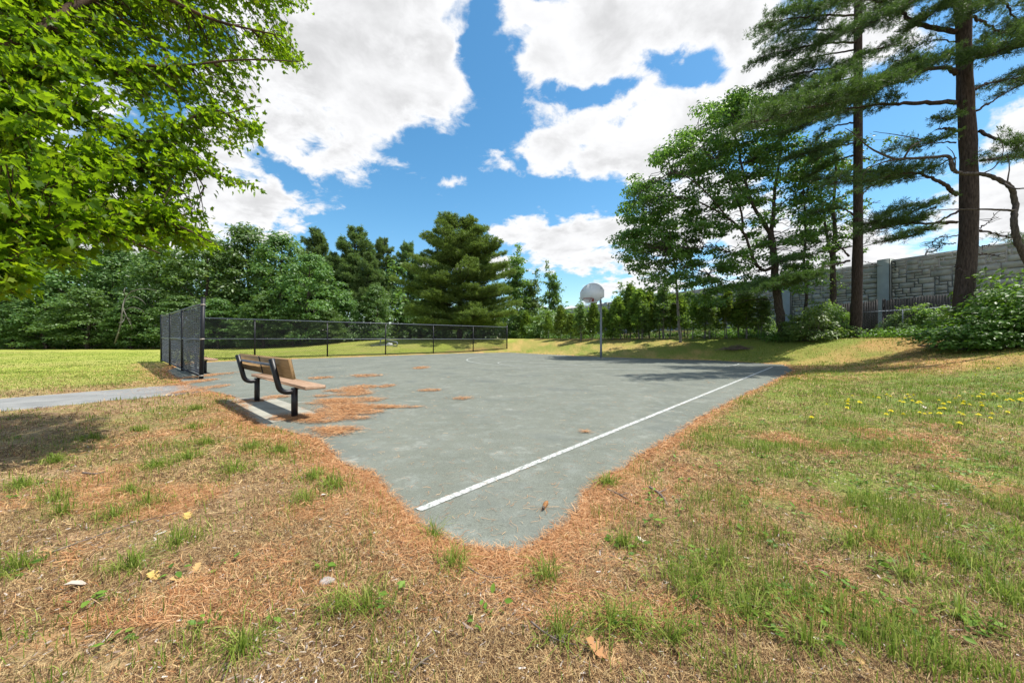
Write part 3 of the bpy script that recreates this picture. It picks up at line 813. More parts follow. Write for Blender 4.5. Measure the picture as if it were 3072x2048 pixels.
def wob(p0, p1, amp, r, n=6, sag=0.0):
    p0 = np.asarray(p0, float); p1 = np.asarray(p1, float); q = np.linspace(0, 1, n)[:, None]
    P = p0 + (p1 - p0) * q
    L = np.linalg.norm(p1 - p0)
    P[1:-1] += r.normal(size=(n - 2, 3)) * amp * L
    P[:, 2] += (np.sin(q * np.pi) * sag * L)[:, 0]
    return P
def taper(r0, r1, n): return np.linspace(r0, r1, n)
def spline(pts, n=20):
    P = np.asarray(pts, float); m = len(P); t_ = np.linspace(0, m - 1, n); out = []
    Q = np.concatenate([[2*P[0]-P[1]], P, [2*P[-1]-P[-2]]])
    for s in t_:
        k = min(int(s), m - 2); f = s - k; a, b, c, d = Q[k], Q[k+1], Q[k+2], Q[k+3]
        out.append(.5*((2*b)+(-a+c)*f+(2*a-5*b+4*c-d)*f*f+(-a+3*b-3*c+d)*f**3))
    return np.array(out)

# ------------------------------------------------------------------ foliage materials
M['leaf_forest'] = leafmat('forest_leaves', [(0, (.06, .125, .032)), (.4, (.095, .185, .05)), (.75, (.13, .23, .07)), (1, (.19, .29, .11))], (.22, .36, .05), .34, .45, .5)
M['leaf_oak'] = leafmat('oak_leaves', [(0, (.05, .105, .022)), (.5, (.085, .165, .035)), (1, (.14, .23, .06))], (.22, .4, .04), .38, .4, .5)
M['leaf_light'] = leafmat('light_leaves', [(0, (.085, .155, .04)), (.5, (.125, .215, .055)), (1, (.19, .28, .085))], (.27, .42, .06), .4, .45, .4)
M['leaf_shrub'] = leafmat('shrub_leaves', [(0, (.05, .12, .018)), (.5, (.09, .19, .03)), (1, (.15, .27, .05))], (.25, .45, .03), .34, .45, .45)
M['leaf_maple'] = leafmat('maple_leaves', [(0, (.05, .13, .006)), (.5, (.08, .18, .008)), (.85, (.12, .22, .01)), (1, (.22, .27, .012))], (.40, .58, .012), .56, .5, .3)
M['needle_dark'] = leafmat('pine_needles_dark', [(0, (.03, .065, .024)), (.5, (.058, .11, .034)), (1, (.105, .165, .05))], (.12, .22, .03), .3, .55, .3)
M['needle_mid'] = leafmat('pine_needles_green', [(0, (.08, .14, .035)), (.5, (.135, .215, .055)), (1, (.22, .31, .09))], (.22, .32, .05), .32, .55, .3)
M['needle_far'] = leafmat('pine_needles_far', [(0, (.075, .135, .05)), (.5, (.125, .2, .07)), (1, (.2, .28, .11))], (.15, .24, .05), .32, .55, .3)
M['arbor'] = leafmat('arborvitae_sprays', [(0, (.075, .135, .026)), (.5, (.135, .215, .042)), (1, (.22, .3, .075))], (.3, .44, .05), .42, .55, .3)

# ------------------------------------------------------------------ broadleaf trees of the forest edge (three kinds, then copies)
def broadleaf(height, rad, seed, nclump=85, leaves=120, size=.32, low=.06, mat='leaf_forest', bark='bark_oak', T=TL):
    r = np.random.default_rng(seed); t = thing('broadleaf_tree', 'x', 'tree')
    b = MB(); tr = spline([(0, 0, -.4), (r.normal()*.1, r.normal()*.1, height*.25), (r.normal()*.25, r.normal()*.25, height*.6), (0, 0, height*.92)], 14)
    b.tube(tr, np.linspace(.24, .05, 14) * height / 12, 8)
    mc = MB(); cs = []
    for k in range(nclump):
        f = (k + .5) / nclump; z = height * (low + (1 - low) * f ** .9)
        prof = math.sin(math.pi * min(1, (.22 + .78 * (z / height)) ) ** .9) ** .6 if z / height > .3 else .78 + .22 * (z / height) / .3
        a = k * 2.399 + r.normal() * .4; rr_ = rad * prof * (r.random() ** .35) * r.uniform(.75, 1.08)
        c = np.array([math.cos(a) * rr_, math.sin(a) * rr_, z * r.uniform(.95, 1.02)])
        s = r.uniform(.6, 1.15) * height / 12
        clump(mc, c, (s * 1.25, s * 1.25, s * .75), int(leaves * s), size, r, T, .75, .45)
        cs.append(c)
    for k in range(0, nclump, 3):
        c = cs[k]; z0 = max(.5, c[2] - np.hypot(c[0], c[1]) * .55); j = np.argmin(abs(tr[:, 2] - z0))
        b.tube(wob(tr[j], c, .04, r, 5, .08), taper(.06, .015, 5) * height / 12, 5, False)
    b.build('trunk', M[bark], t, True); mc.build('crown', M[mat], t)
    return t

def conifer(height, rad, seed, whorls=17, per=6, size=.34, start=.12, mat='needle_dark', sparse=1.0, flat=.16, shape=.8, tuft=7):
    r = np.random.default_rng(seed); t = thing('pine_tree', 'x', 'tree')
    b = MB(); b.tube([(0,0,-.4), (.05, 0, height*.5), (0, .03, height*.97)], [.02*height, .013*height, .003*height], 8)
    mc = MB()
    for k in range(whorls):
        f = (k + r.uniform(.1, .9)) / whorls; z = height * (start + (1 - start) * f)
        prof = min(1.0, (1 - f) ** shape * 1.12 + .05) * (1 if f > .12 else .8)
        for q in range(per):
            a = r.uniform(0, 2*np.pi); L = rad * prof * r.uniform(.42, 1.15)
            if L < .3: L = .3
            rise = (.10 + .5 * f) * L * r.uniform(.5, 1.3)
            p0 = np.array([0, 0, z]); p1 = np.array([math.cos(a)*L, math.sin(a)*L, z + rise])
            P = wob(p0, p1, .025, r, 6, -.05); b.tube(P, taper(.035*height/12, .008, 6), 4, False)
            n = int(26 * L * sparse) + 10
            s = .25 + .75 * r.random(n) ** .7; base = p0 + (p1 - p0) * s[:, None]
            lat = np.array([-math.sin(a), math.cos(a), 0])
            wdt = .30 * L * (1.15 - s) + .22
            C = base + lat * (r.uniform(-1, 1, n) * wdt)[:, None] + np.c_[np.zeros(n), np.zeros(n), r.normal(0, flat * .6, n) + .04]
            out = unit(np.array([math.cos(a), math.sin(a), .15]) + lat * np.sign(np.sum((C - base) * lat, 1))[:, None] * .6 + r.normal(size=(n, 3)) * .25)
            tufts(mc, C, out, size, tuft, r, size * .13)
    b.build('trunk', M['bark_pine'], t, True); mc.build('crown', M[mat], t)
    return t
def tufts(mb, C, D, length, k, r, width):
    """needle bundles: k thin blades fanning out of each point along D"""
    n = len(C)
    if n == 0: return
    C = np.repeat(C, k, 0); D = np.repeat(D, k, 0)
    d = unit(D * .75 + r.normal(size=(n * k, 3)) * .55 + [0, 0, .18]); L = length * r.uniform(.6, 1.15, n * k)[:, None]
    s = unit(np.cross(d, r.normal(size=(n * k, 3)))) * width
    V = np.stack([C - s * .5, C + d * L * .6 - s * .55 + s * .0, C + d * L, C + d * L * .6 + s * .55], 1)
    n0 = mb.n; mb.v.append(V.reshape(-1, 3)); mb.n += 4 * n * k
    mb.f.append(np.arange(4 * n * k).reshape(-1, 4) + n0)

def set_tree(t, px, Y, h, h0, rz, label, group=None, sx=1.0, base=None):
    x = (px - CX) / F * Y
    t.location = (x, Y, on_ground(x, Y) if base is None else base); t.rotation_euler = (0, 0, rz)
    s = h / h0; t.scale = (s * sx, s * sx, s); t['label'] = label
    if group: t['group'] = group
    return t
def height_for(py, px, Y):
    x = (px - CX) / F * Y
    return EYE + (HY - py) / F * Y - on_ground(x, Y)

protoB = [broadleaf(12, 4.2, 11), broadleaf(12, 3.6, 12, 95), broadleaf(12, 4.8, 13, 80, 130)]
protoP = [conifer(15, 3.9, 21, 17, 6, .42, .2, 'needle_far', 1.3, .3, .8, 9), conifer(15, 3.4, 22, 15, 6, .42, .3, 'needle_far', 1.2, .3, .7, 9)]
used = set()
def place(proto, h0, px, Y, py, rz, label, group=None, sx=1.0):
    if proto.name not in used: used.add(proto.name); t = proto
    else: t = dup(proto, (0, 0, 0))
    return set_tree(t, px, Y, height_for(py, px, Y), h0, rz, label, group, sx)
FG = 'broadleaf trees along the far edge of the field'
fl = 'broadleaf tree in the dense green forest edge across the field'
rows = [  # px, depth, top py, prototype, label
    (-330, 46, 720, 0, None), (-190, 44, 700, 2, None), (-60, 43, 730, 1, None),
    (70, 45, 700, 0, 'tall broadleaf tree behind the drooping foremost maple leaves at the edge'),
    (205, 42, 760, 2, 'dark broadleaf tree left of the bare grey dead branches in the forest edge'),
    (345, 44, 735, 1, 'broadleaf tree with bare grey dead branches showing at its foot'),
    (480, 42.5, 745, 0, 'broadleaf tree directly behind the corner post of the slatted fence'),
    (620, 43, 720, 2, 'broad round tree rising straight above the tall slatted fence post'),
    (742, 45, 684, 1, 'tallest broadleaf tree, the pointed crown right of the maple leaves'),
    (845, 44, 712, 0, 'tall broadleaf tree standing above the plank bench backrest'),
    (930, 40, 768, 2, 'big rounded bright broadleaf tree bulging out of the forest beside the dark pines'),
    (1040, 42, 880, 1, 'short broadleaf tree under the dark pines above the fence'),
    (1130, 43, 860, 0, 'short light broadleaf tree beside the broad pine, behind the fence'),
]
k = 0
for px, Y, py, pi, lab in rows:
    place(protoB[pi], 12, px, Y, py, k * 1.7, lab or fl, FG, 1.0 + .1 * math.sin(k * 2.1)); k += 1
lowrows = [(-120, 40, 900, 1), (40, 38.8, 915, 0), (140, 39.6, 880, 2), (262, 38.6, 870, 0), (395, 39.4, 905, 1), (545, 39, 890, 2), (655, 39.6, 900, 0), (790, 38.4, 890, 1), (880, 38.6, 925, 2), (985, 39, 930, 0)]
names = ['low leafy tree at the left end of the forest edge', 'low bushy tree under the lowest hanging maple leaves', 'low dark bushy tree between the maple tip and the dead branches', 'pale leafed bushy tree left of the dead branches at the forest edge', 'low bushy tree just left of the slatted fence', 'pale bushy tree seen over the top rail of the slatted fence', 'low tree seen through the first bay of the wire fence', 'low tree behind the second bay of the wire fence above the bench', 'dark low bush tree behind the third fence bay', 'dark low bush tree behind the goal frame']
for q, (px, Y, py, pi) in enumerate(lowrows):
    place(protoB[pi], 12, px, Y, py, q * 2.3, names[q], 'low bushy trees in front of the forest edge', 1.55)
for q, (px, Y, py, pi, sx, lab) in enumerate([(945, 50, 690, 0, 1.0, 'dark pine with a tufted top behind the round bright tree'), (1065, 49, 684, 1, 1.15, 'tallest dark pine in the gap between round tree and broad pine'), (1150, 52, 716, 0, .9, 'dark narrow pine rising beside the broad pine'), (1225, 54, 730, 1, 1.0, 'dark pine whose tip shows over the shoulder of the broad pine'), (1000, 47, 760, 0, .9, 'shorter dark pine between the round tree and the tall pine'), (1105, 46, 760, 1, 1.0, 'shorter dark pine just left of the broad pine crown')]):
    place(protoP[pi], 15, px, Y, py, q * 1.3, lab, 'dark pines behind the forest edge', sx)

# broad pine standing alone beside the forest
t = conifer(13, 5.4, 31, 21, 12, .30, .05, 'needle_mid', 2.0, .18, .48, 8)
set_tree(t, 1378, 36, height_for(672, 1388, 36), 13, .4, 'broad full green pine standing alone behind the far end of the wire fence', None, 1.2)

# slim light trees right of it
BG = 'slim light green trees right of the broad pine'
def slim(height, rad, seed, mat='leaf_light', bark='bark_grey', stems=3, size=.2, dens=1.0, low=.25):
    r = np.random.default_rng(seed); t = thing('young_tree', 'x', 'tree'); b = MB(); mc = MB()
    for s_ in range(stems):
        a = r.uniform(0, 6.28); off = np.array([math.cos(a), math.sin(a), 0]) * rad * .5 * (s_ > 0)
        H_ = height * (1 - .14 * s_); tr = spline([off * .3 + [0, 0, -.3], off * .6 + [r.normal()*.1, 0, H_*.4], off + [r.normal()*.2, r.normal()*.2, H_*.97]], 10)
        b.tube(tr, np.linspace(.05, .012, 10) * height / 7, 6)
        for k in range(int(48 * height / 7)):
            z = H_ * (low + (1 - low) * r.random() ** .85); j = np.argmin(abs(tr[:, 2] - z)); f = z / H_
            a = r.uniform(0, 6.28); L = rad * (1.1 - f) ** .6 * r.uniform(.4, 1.0) + .12
            p = tr[j] + [math.cos(a)*L, math.sin(a)*L, L*.55] + r.normal(size=3) * [.2, .2, .38]
            b.tube(wob(tr[j], p, .04, r, 4), taper(.014, .005, 4) * height / 7, 4, False)
            s = r.uniform(.24, .46) * height / 7
            clump(mc, (tr[j] + p) / 2 if k % 3 == 0 else p, (s, s, s*.9), int(32 * dens), size, r, TL, .4, .2)
    b.build('trunk', M[bark], t, True); mc.build('crown', M[mat], t); return t
a_ = slim(7, 1.3, 41); set_tree(a_, 1552, 43, height_for(757, 1552, 43), 7, 0, 'tallest slim light green tree right of the broad pine', BG)
c_ = dup(a_, (0,0,0)); set_tree(c_, 1650, 40, height_for(806, 1650, 40), 7, 2.2, 'slim pointed light green tree left of the basketball hoop', BG, .8)
d_ = dup(a_, (0,0,0)); set_tree(d_, 1602, 43, height_for(830, 1602, 43), 7, 4.0, 'middle slim tree between two taller light green trees', BG, 1.1)

# ------------------------------------------------------------------ row of arborvitae before the barrier wall
def arbor(seed, height=4.0, rad=.62, bare=.22, n=46, leaves=34):
    r = np.random.default_rng(seed); t = thing('arborvitae_tree', 'x', 'tree'); b = MB(); mc = MB()
    stems = 1 + int(r.random() < .5)
    for s_ in range(stems):
        o = np.array([r.normal()*.10*s_, r.normal()*.10*s_, 0]); H_ = height * (1 - .12*s_)
        tr = spline([o + [0,0,-.3], o*1.4 + [r.normal()*.06, r.normal()*.06, H_*.5], o*1.5 + [r.normal()*.1, r.normal()*.1, H_]], 8)
        b.tube(tr, np.linspace(.055, .012, 8), 6)
        for k in range(n):
            f = bare + (1 - bare) * r.random() ** .8; z = H_ * f; j = np.argmin(abs(tr[:, 2] - z)); a = r.uniform(0, 6.28)
            L = rad * (1.06 - f) ** .75 * (min(1, (f - bare) / .12 + .45)) * r.uniform(.45, 1.05)
            p = tr[j] + [math.cos(a)*L, math.sin(a)*L, L*.5 + r.uniform(0, .15)]
            if k % 2 == 0: b.tube(wob(tr[j], p, .03, r, 3), taper(.012, .004, 3), 4, False)
            q = p + r.normal(size=(leaves, 3)) * [.13, .13, .2]
            up = unit(np.array([math.cos(a)*.5, math.sin(a)*.5, 1.]) + r.normal(size=(leaves, 3)) * .4)
            nn_ = unit(np.cross(up, r.normal(size=(leaves, 3))))
            cards(mc, q, nn_, .15 * r.uniform(.6, 1.3, leaves), TS, r, up)
    b.build('trunk', M['bark_grey'], t, True); mc.build('crown', M['arbor'], t); return t
ap = [arbor(51, 4, .95, .07, 84, 32), arbor(52, 4, .78, .2, 52, 28), arbor(53, 4, .72, .28, 40, 24)]
hp = [1578, 1612, 1646, 1682, 1712, 1746, 1776, 1812, 1838, 1862, 1890, 1918, 1948, 1978, 2010, 2044, 2078, 2112, 2146, 2182, 2216, 2240]
ht = [955, 962, 948, 930, 952, 935, 922, 918, 905, 895, 882, 880, 870, 872, 880, 895, 890, 900, 905, 890, 900, 885]
sel = [0,0,0,0,0,0,0,0,0,0,0,0,0,1,1,1,1,2,1,2,2,1]
seen = set()
for q, (px, py, s_) in enumerate(zip(hp, ht, sel)):
    Y = float(hedge_y(px)) + random.uniform(-.4, .4)
    t = ap[s_] if s_ not in seen else dup(ap[s_], (0, 0, 0)); seen.add(s_)
    lab = ['dense green arborvitae in the row before the barrier wall', 'thin arborvitae with bare trunk before the barrier wall, right of the hoop', 'sparse see-through arborvitae near the leaning oak before the barrier wall'][s_]
    set_tree(t, px, Y, height_for(py + random.uniform(-16, 22), px, Y), 4, q * 1.9, lab, ['dense arborvitae row behind the hoop', 'thin arborvitae right of the hoop', 'sparse arborvitae beside the oak'][s_], random.uniform(1.0, 1.6)); t.rotation_euler = (random.uniform(-.07, .07), random.uniform(-.07, .07), q * 1.9)

for q, (px, dY, py) in enumerate([(1742, -.8, 905), (1874, .9, 862), (1925, -.9, 905), (1992, -.7, 845), (2062, .8, 868), (2130, -.6, 880), (2232, .6, 860), (2275, .4, 880)]):
    Y = float(hedge_y(px)) + dY; o = dup(a_, (0,0,0)); set_tree(o, px, Y, height_for(py, px, Y), 7, q * 1.1, 'light leafy sapling growing up between the arborvitae before the barrier wall', 'light saplings mixed into the arborvitae row', 1.1 + .2 * math.sin(q * 2.0))
# ------------------------------------------------------------------ shrubs
def shrub(seed, rad, h, n, leaves, size, mat='leaf_shrub', T=TL):
    r = np.random.default_rng(seed); t = thing('leafy_shrub', 'x', 'shrub'); b = MB(); mc = MB()
    for k in range(n):
        a = r.uniform(0, 6.28); q = r.random() ** .5; z = h * r.uniform(.12, 1.0) * math.sqrt(max(.05, 1 - q * q * .85))
        c = np.array([math.cos(a)*rad*q, math.sin(a)*rad*q, z])
        b.tube(wob([c[0]*.15, c[1]*.15, -.1], c, .05, r, 5, .05), taper(.02, .005, 5), 5, False)
        m_ = leaves; s = .32 * rad / 1.5 + .12
        P = c + unit(r.normal(size=(m_, 3))) * (r.random((m_, 1)) ** .5) * [s*1.3, s*1.3, s*.5]
        N_ = unit(np.array([c[0]/rad*.7, c[1]/rad*.7, 1.0]) + r.normal(size=(m_, 3)) * .4)
        cards(mc, P, N_, size * r.uniform(.6, 1.3, m_), T, r, unit(np.array([c[0], c[1], -.3*rad]))[None] + np.zeros((m_, 3)))
    b.build('stems', M['bark_grey'], t, True); mc.build('foliage', M[mat], t); return t
def put(t, px, Y, label, group=None, s=1.0, rz=0.0):
    x = (px - CX) / F * Y; t.location = (x, Y, on_ground(x, Y) - .03); t.rotation_euler = (0, 0, rz); t.scale = (s,)*3 if np.isscalar(s) else s
    t['label'] = label
    if group: t['group'] = group
    return t
big = shrub(61, 1.65, 2.1, 105, 66, .15)
put(big, 3050, 12.6, 'large bright green layered shrub in front of the thick pine trunk', None, (.88, .9, 1.25))
b_ = dup(big, (0,0,0)); put(b_, 2925, 12.3, 'low spreading green shrub at the foot of the large shrub', None, (.85, .8, .62), 2.0)
b_ = dup(big, (0,0,0)); put(b_, 3140, 11.6, 'dense green shrub cut off by the right edge of the picture', None, (1.0, 1.0, .95), 4.0)
sm = shrub(62, 1.0, 1.5, 60, 48, .13, 'leaf_light')
put(sm, 2440, 19.2, 'light green shrub between the leaning oak and the slimmer pine', 'light green shrubs at the foot of the trees', (1.15, 1.0, 1.2))
for px, Y, s, lab in [(2395, 20.0, (.9, .9, .95), 'light green shrub touching the leaning oak trunk'), (2505, 19.6, (.8, .8, 1.25), 'upright light shrub against the vine covered trunk'), (2742, 18.6, (1.1, .8, 1.1), 'grey green shrub in front of the long stockade fence'), (2800, 17.6, (.8, .8, 1.0), 'light shrub between stockade fence and large green shrub'), (1640, 38, (2.2, 1.5, 2.2), 'bushy shrub under the slim light trees'), (1565, 42, (2.6, 1.6, 2.3), 'bushy shrub right of the last fence post'), (2120, 25.6, (.8, .8, .6), 'low light shrub under the thin arborvitae'), (2205, 25.5, (1.0, .8, .6), 'low light shrub under the sparse arborvitae'), (2290, 24, (1.2, .9, 1.0), 'bushy light shrub left of the oak foot before the wall'), (2460, 20.4, (1.2, .8, 1.5), 'tall light shrub behind the two thin trunks'), (2690, 19.2, (.7, .6, .8), 'small shrub at the gap between the two stockade fences')]:
    b_ = dup(sm, (0,0,0)); put(b_, px, Y, lab, 'light green shrubs at the foot of the trees', s, px * .1)
# weeds and seedlings along the edge of the mown grass, far wood behind the forest edge
r = np.random.default_rng(70); mb = MB()
for k in range(620):
    px = r.uniform(1540, 3150); Y = float(hedge_y(px)) + (1.2 if px < 2300 else 0)
    Y += abs(r.normal(0, 1.1)) - (.9 if px < 2330 else 0); x = (px - CX) / F * Y; z = on_ground(x, Y); s = r.uniform(.12, .42) * (1.25 if px < 2330 else 1)
    if 2380 < px < 2700 and r.random() < .4: continue
    clump(mb, (x, Y, z + s * .4), (s * 1.5, s * 1.2, s), int(50 * s) + 10, .11, r, TL, .7, .2)
tag(mb.build('undergrowth', M['leaf_shrub']), 'low leafy weeds and ivy along the foot of the tree row', 'undergrowth', kind='stuff')
mb = MB()
for k in range(1150):
    px = r.uniform(-420, 1330) if k < 900 else r.uniform(1200, 1760); Y = r.uniform(47, 58); x = (px - CX) / F * Y
    lim = 12.5 if px < 750 else 10.5 if px < 1200 else 5.0 if px < 1560 else 4.2
    z = r.uniform(.2, lim); s = r.uniform(1.1, 2.0)
    clump(mb, (x, Y, z), (s*1.3, s, s), 60, .6, r, TL, .5, .3)
for k in range(260):
    px = r.uniform(-350, 1150); Y = r.uniform(40, 43); x = (px - CX) / F * Y; s = r.uniform(.5, 1.0)
    clump(mb, (x, Y, on_ground(x, Y) + s * .5), (s*1.4, s, s), 60, .28, r, TL, .5, .3)
tag(mb.build('far_woods', M['leaf_forest']), 'dark mass of woods filling in behind the forest edge', 'woods', kind='stuff')

# bare dead branches at the forest edge
t = thing('dead_tree', 'bare grey dead branches in front of the dark forest edge', 'dead tree'); o = np.array([*px2(350, 37.6), 0.0])
t.location = o; b = MB()
def rz_(px, py, d=0): return at(px, py, 37.6 + d) - o
br = [[(345, 1030), (362, 975), (368, 920), (378, 890), (400, 872), (440, 866), (470, 872)], [(378, 890), (372, 875), (376, 862)], [(372, 905), (400, 890), (425, 900), (438, 915)], [(366, 935), (395, 922), (425, 930), (440, 950)], [(368, 925), (380, 950), (392, 975), (398, 988)], [(378, 945), (368, 965), (356, 968)], [(382, 955), (390, 960), (396, 990)]]
for q, p in enumerate(br):
    P = spline([rz_(*c, r.normal() * .3) for c in p], 12); b.tube(P, np.linspace(.09 if q == 0 else .05, .015, 12), 6)
b.build('trunk', M['bark_grey'], t, True)
# ------------------------------------------------------------------ the leaning oak, limb by limb
def limbs(b, base, spec, r):
    """spec: list of (points [(px, py, dY)...], r0, r1) laid out at the tree's own distance"""
    out = []
    for pts, r0, r1 in spec:
        P = spline([at(x, y, base[1] + d) - base for x, y, d in pts], 6 + 5 * len(pts))
        P[1:-1] += r.normal(size=P[1:-1].shape) * r0 * .08
        b.tube(P, np.linspace(r0, r1, len(P)), 9); out.append(P)
    return out
r = np.random.default_rng(81)
Yo = 21.0; px0 = 2350
base = np.array([(px0 - CX) / F * Yo, Yo, on_ground((px0 - CX) / F * Yo, Yo)])
t = thing('oak_tree', 'leaning spreading oak with forked trunk between hoop and pines', 'tree', tuple(base))
b = MB()
L = limbs(b, base, [
    ([(2352, 1040, 0), (2343, 960, 0), (2331, 880, 0), (2322, 775, .1), (2312, 700, .2)], .25, .16),
    ([(2312, 705, .2), (2290, 665, 0), (2258, 615, -.3), (2235, 540, -.5), (2215, 450, -.6), (2195, 360, -.8)], .12, .03),
    ([(2312, 705, .2), (2320, 640, .3), (2325, 560, .5), (2340, 460, .8), (2335, 340, 1.0)], .13, .03),
    ([(2322, 800, 0), (2290, 810, -.2), (2262, 780, -.4), (2232, 700, -.7), (2185, 655, -1.0), (2115, 615, -1.3), (2040, 590, -1.6), (1960, 590, -1.8)], .10, .02),
    ([(2228, 700, -.7), (2222, 630, -.9), (2190, 560, -1.0), (2150, 480, -1.2)], .07, .015),
    ([(2262, 780, -.4), (2200, 760, -.6), (2130, 740, -1), (2060, 745, -1.2)], .05, .012),
    ([(2185, 655, -1), (2100, 560, -1.5), (2020, 520, -1.5), (1930, 570, -1.8)], .045, .012),
    ([(2258, 615, -.3), (2200, 540, .5), (2120, 430, .8), (2080, 400, 1)], .05, .012),
    ([(2325, 560, .5), (2380, 500, .7), (2420, 430, 1)], .05, .012),
    ([(2320, 640, .3), (2370, 590, 0), (2420, 570, -.3)], .04, .012),
    ([(2125, 820, -1), (2060, 800, -1.2), (2010, 760, -1.5)], .03, .01)], r)
allp = np.concatenate(L); tb = b; mc = MB()
# crown lobes (px, py, rx, ry) and how many leaf clumps each holds
lobes = [(2290,330,90,55,15),(2200,380,100,60,17),(2110,440,80,55,14),(2370,400,70,75,12),(2040,500,80,50,13),(1950,590,60,45,10),(1915,560,30,30,4),(2120,540,90,50,13),(2230,480,90,60,14),(2330,500,80,60,10),(2030,620,70,40,10),(1940,680,60,40,9),(1880,745,38,40,7),(1960,720,60,40,9),(2060,700,60,40,8),(2180,600,60,35,6),(2270,580,60,40,6),(2400,560,60,60,7),(2000,770,70,35,10),(1900,800,40,25,4),(2110,780,80,40,10),(2200,800,80,40,10),(2270,740,50,40,5),(2400,680,50,60,6),(2060,845,55,30,6),(2180,860,60,25,6),(2390,800,40,40,4),(2250,850,40,25,4),(2310,860,40,20,3),(1985,650,50,30,6),(2280,410,70,50,8),(2160,690,50,30,4),(2420,620,70,60,8),(2440,500,70,60,8),(2470,700,60,50,6),(2300,640,50,40,5),(2330,760,60,40,5),(2150,330,60,40,7),(2240,300,60,40,7),(2050,440,60,40,7),(1900,640,40,40,6),(2120,650,60,40,6),(2000,850,60,30,5),(2130,900,60,25,5),(2420,840,60,40,5)]
for cx, cy, rx, ry, n in lobes:
    for k in range(int(n * 1.5)):
        a = r.uniform(0, 6.28); q = r.random() ** .5
        c = at(cx + rx * q * math.cos(a), cy + ry * q * math.sin(a), Yo + r.uniform(-2.2, 2.2)) - base
        s = r.uniform(.3, .6)
        clump(mc, c, (s*1.3, s*1.3, s*.62), int(260 * s), .165, r, TL, .6, .25)
        j = np.argmin(np.linalg.norm((allp - c) * [1, 1, 1.3], axis=1)); p0 = allp[j]
        tb.tube(wob(p0, c, .05, r, 6, .05), taper(.022, .006, 6), 4, False)
b.build('trunk', M['bark_oak'], t, True); mc.build('crown', M['leaf_oak'], t)

# second, slimmer tree whose pale stems show left of the oak
Y2 = 23.5; base = np.array([(2040 - CX) / F * Y2, Y2, 0]); base[2] = on_ground(*base[:2])
t = thing('young_tree', 'slender pale stemmed tree rising over the arborvitae left of the oak', 'tree', tuple(base))
b = MB(); L = limbs(b, base, [([(2042, 1035, 0), (2035, 950, 0), (2030, 860, 0), (2022, 780, 0), (2010, 720, 0), (2003, 640, 0)], .09, .02), ([(2026, 840, 0), (2030, 770, .2), (2035, 700, .2)], .04, .012), ([(2026, 850, 0), (1990, 800, -.3), (1950, 770, -.4), (1905, 770, -.6)], .03, .01), ([(2012, 730, 0), (1990, 690, .2), (1960, 660, .2)], .025, .01)], r)
allp = np.concatenate(L); mc = MB(); tb = b
for k in range(46):
    p0 = allp[r.integers(6, len(allp))]; c = p0 + r.normal(size=3) * [.8, .7, .45]; s = r.uniform(.22, .42)
    clump(mc, c, (s*1.25, s*1.25, s*.65), int(240 * s), .155, r, TL, .6, .3); tb.tube(wob(p0, c, .05, r, 4), taper(.012, .004, 4), 4, False)
b.build('trunk', M['bark_grey'], t, True); mc.build('crown', M['leaf_oak'], t)

# two thin trunks between the oak and the slimmer pine
for nm, lab, pts, r0, Yt, nf in [('thin_tree', 'thin dark bent tree between the leaning oak and the vine covered trunk', [(2412, 1010), (2412, 960), (2420, 880), (2411, 800), (2416, 720), (2412, 600), (2405, 500)], .11, 22, 40), ('thin_tree', 'forked tree trunk wrapped in bright vine beside the slimmer pine', [(2495, 1020), (2497, 950), (2500, 860), (2498, 780), (2505, 700), (2500, 620), (2508, 520), (2500, 420)], .20, 21, 62)]:
    base = np.array([(pts[0][0] - CX) / F * Yt, Yt, 0]); base[2] = on_ground(*base[:2])
    t = thing(nm, lab, 'tree', tuple(base)); b = MB(); P = spline([at(x, y, Yt) - base for x, y in pts], 26); b.tube(P, np.linspace(r0, .03, 26), 8)
    if nf == 62: b.tube(spline([at(x, y, Yt) - base for x, y in [(2500, 790), (2478, 690), (2465, 600), (2440, 520)]], 12), np.linspace(.09, .02, 12), 7); b.tube(spline([at(x, y, Yt) - base for x, y in [(2502, 760), (2525, 745), (2545, 770)]], 8), np.linspace(.05, .03, 8), 6)
    mc = MB(); tb = b
    for k in range(nf):
        p0 = P[r.integers(12, 26)]; c = p0 + r.normal(size=3) * [.95, .9, .7]; s = r.uniform(.22, .42)
        clump(mc, c, (s*1.2, s*1.2, s*.7), int(220 * s), .15, r, TL, .6, .3); tb.tube(wob(p0, c, .05, r, 4), taper(.014, .004, 4), 4, False)
    b.build('trunk', M['bark_oak'], t, True)
    mc.build('crown', M['leaf_oak'], t)
    if nf == 62:
        mv = MB()
        for k in range(60):
            p0 = P[r.integers(2, 13)]; clump(mv, p0 + r.normal(size=3) * [.22, .2, .12], (.2, .2, .2), 9, .12, r, TL, .5, .3)
        mv.build('vine', M['leaf_light'], t)

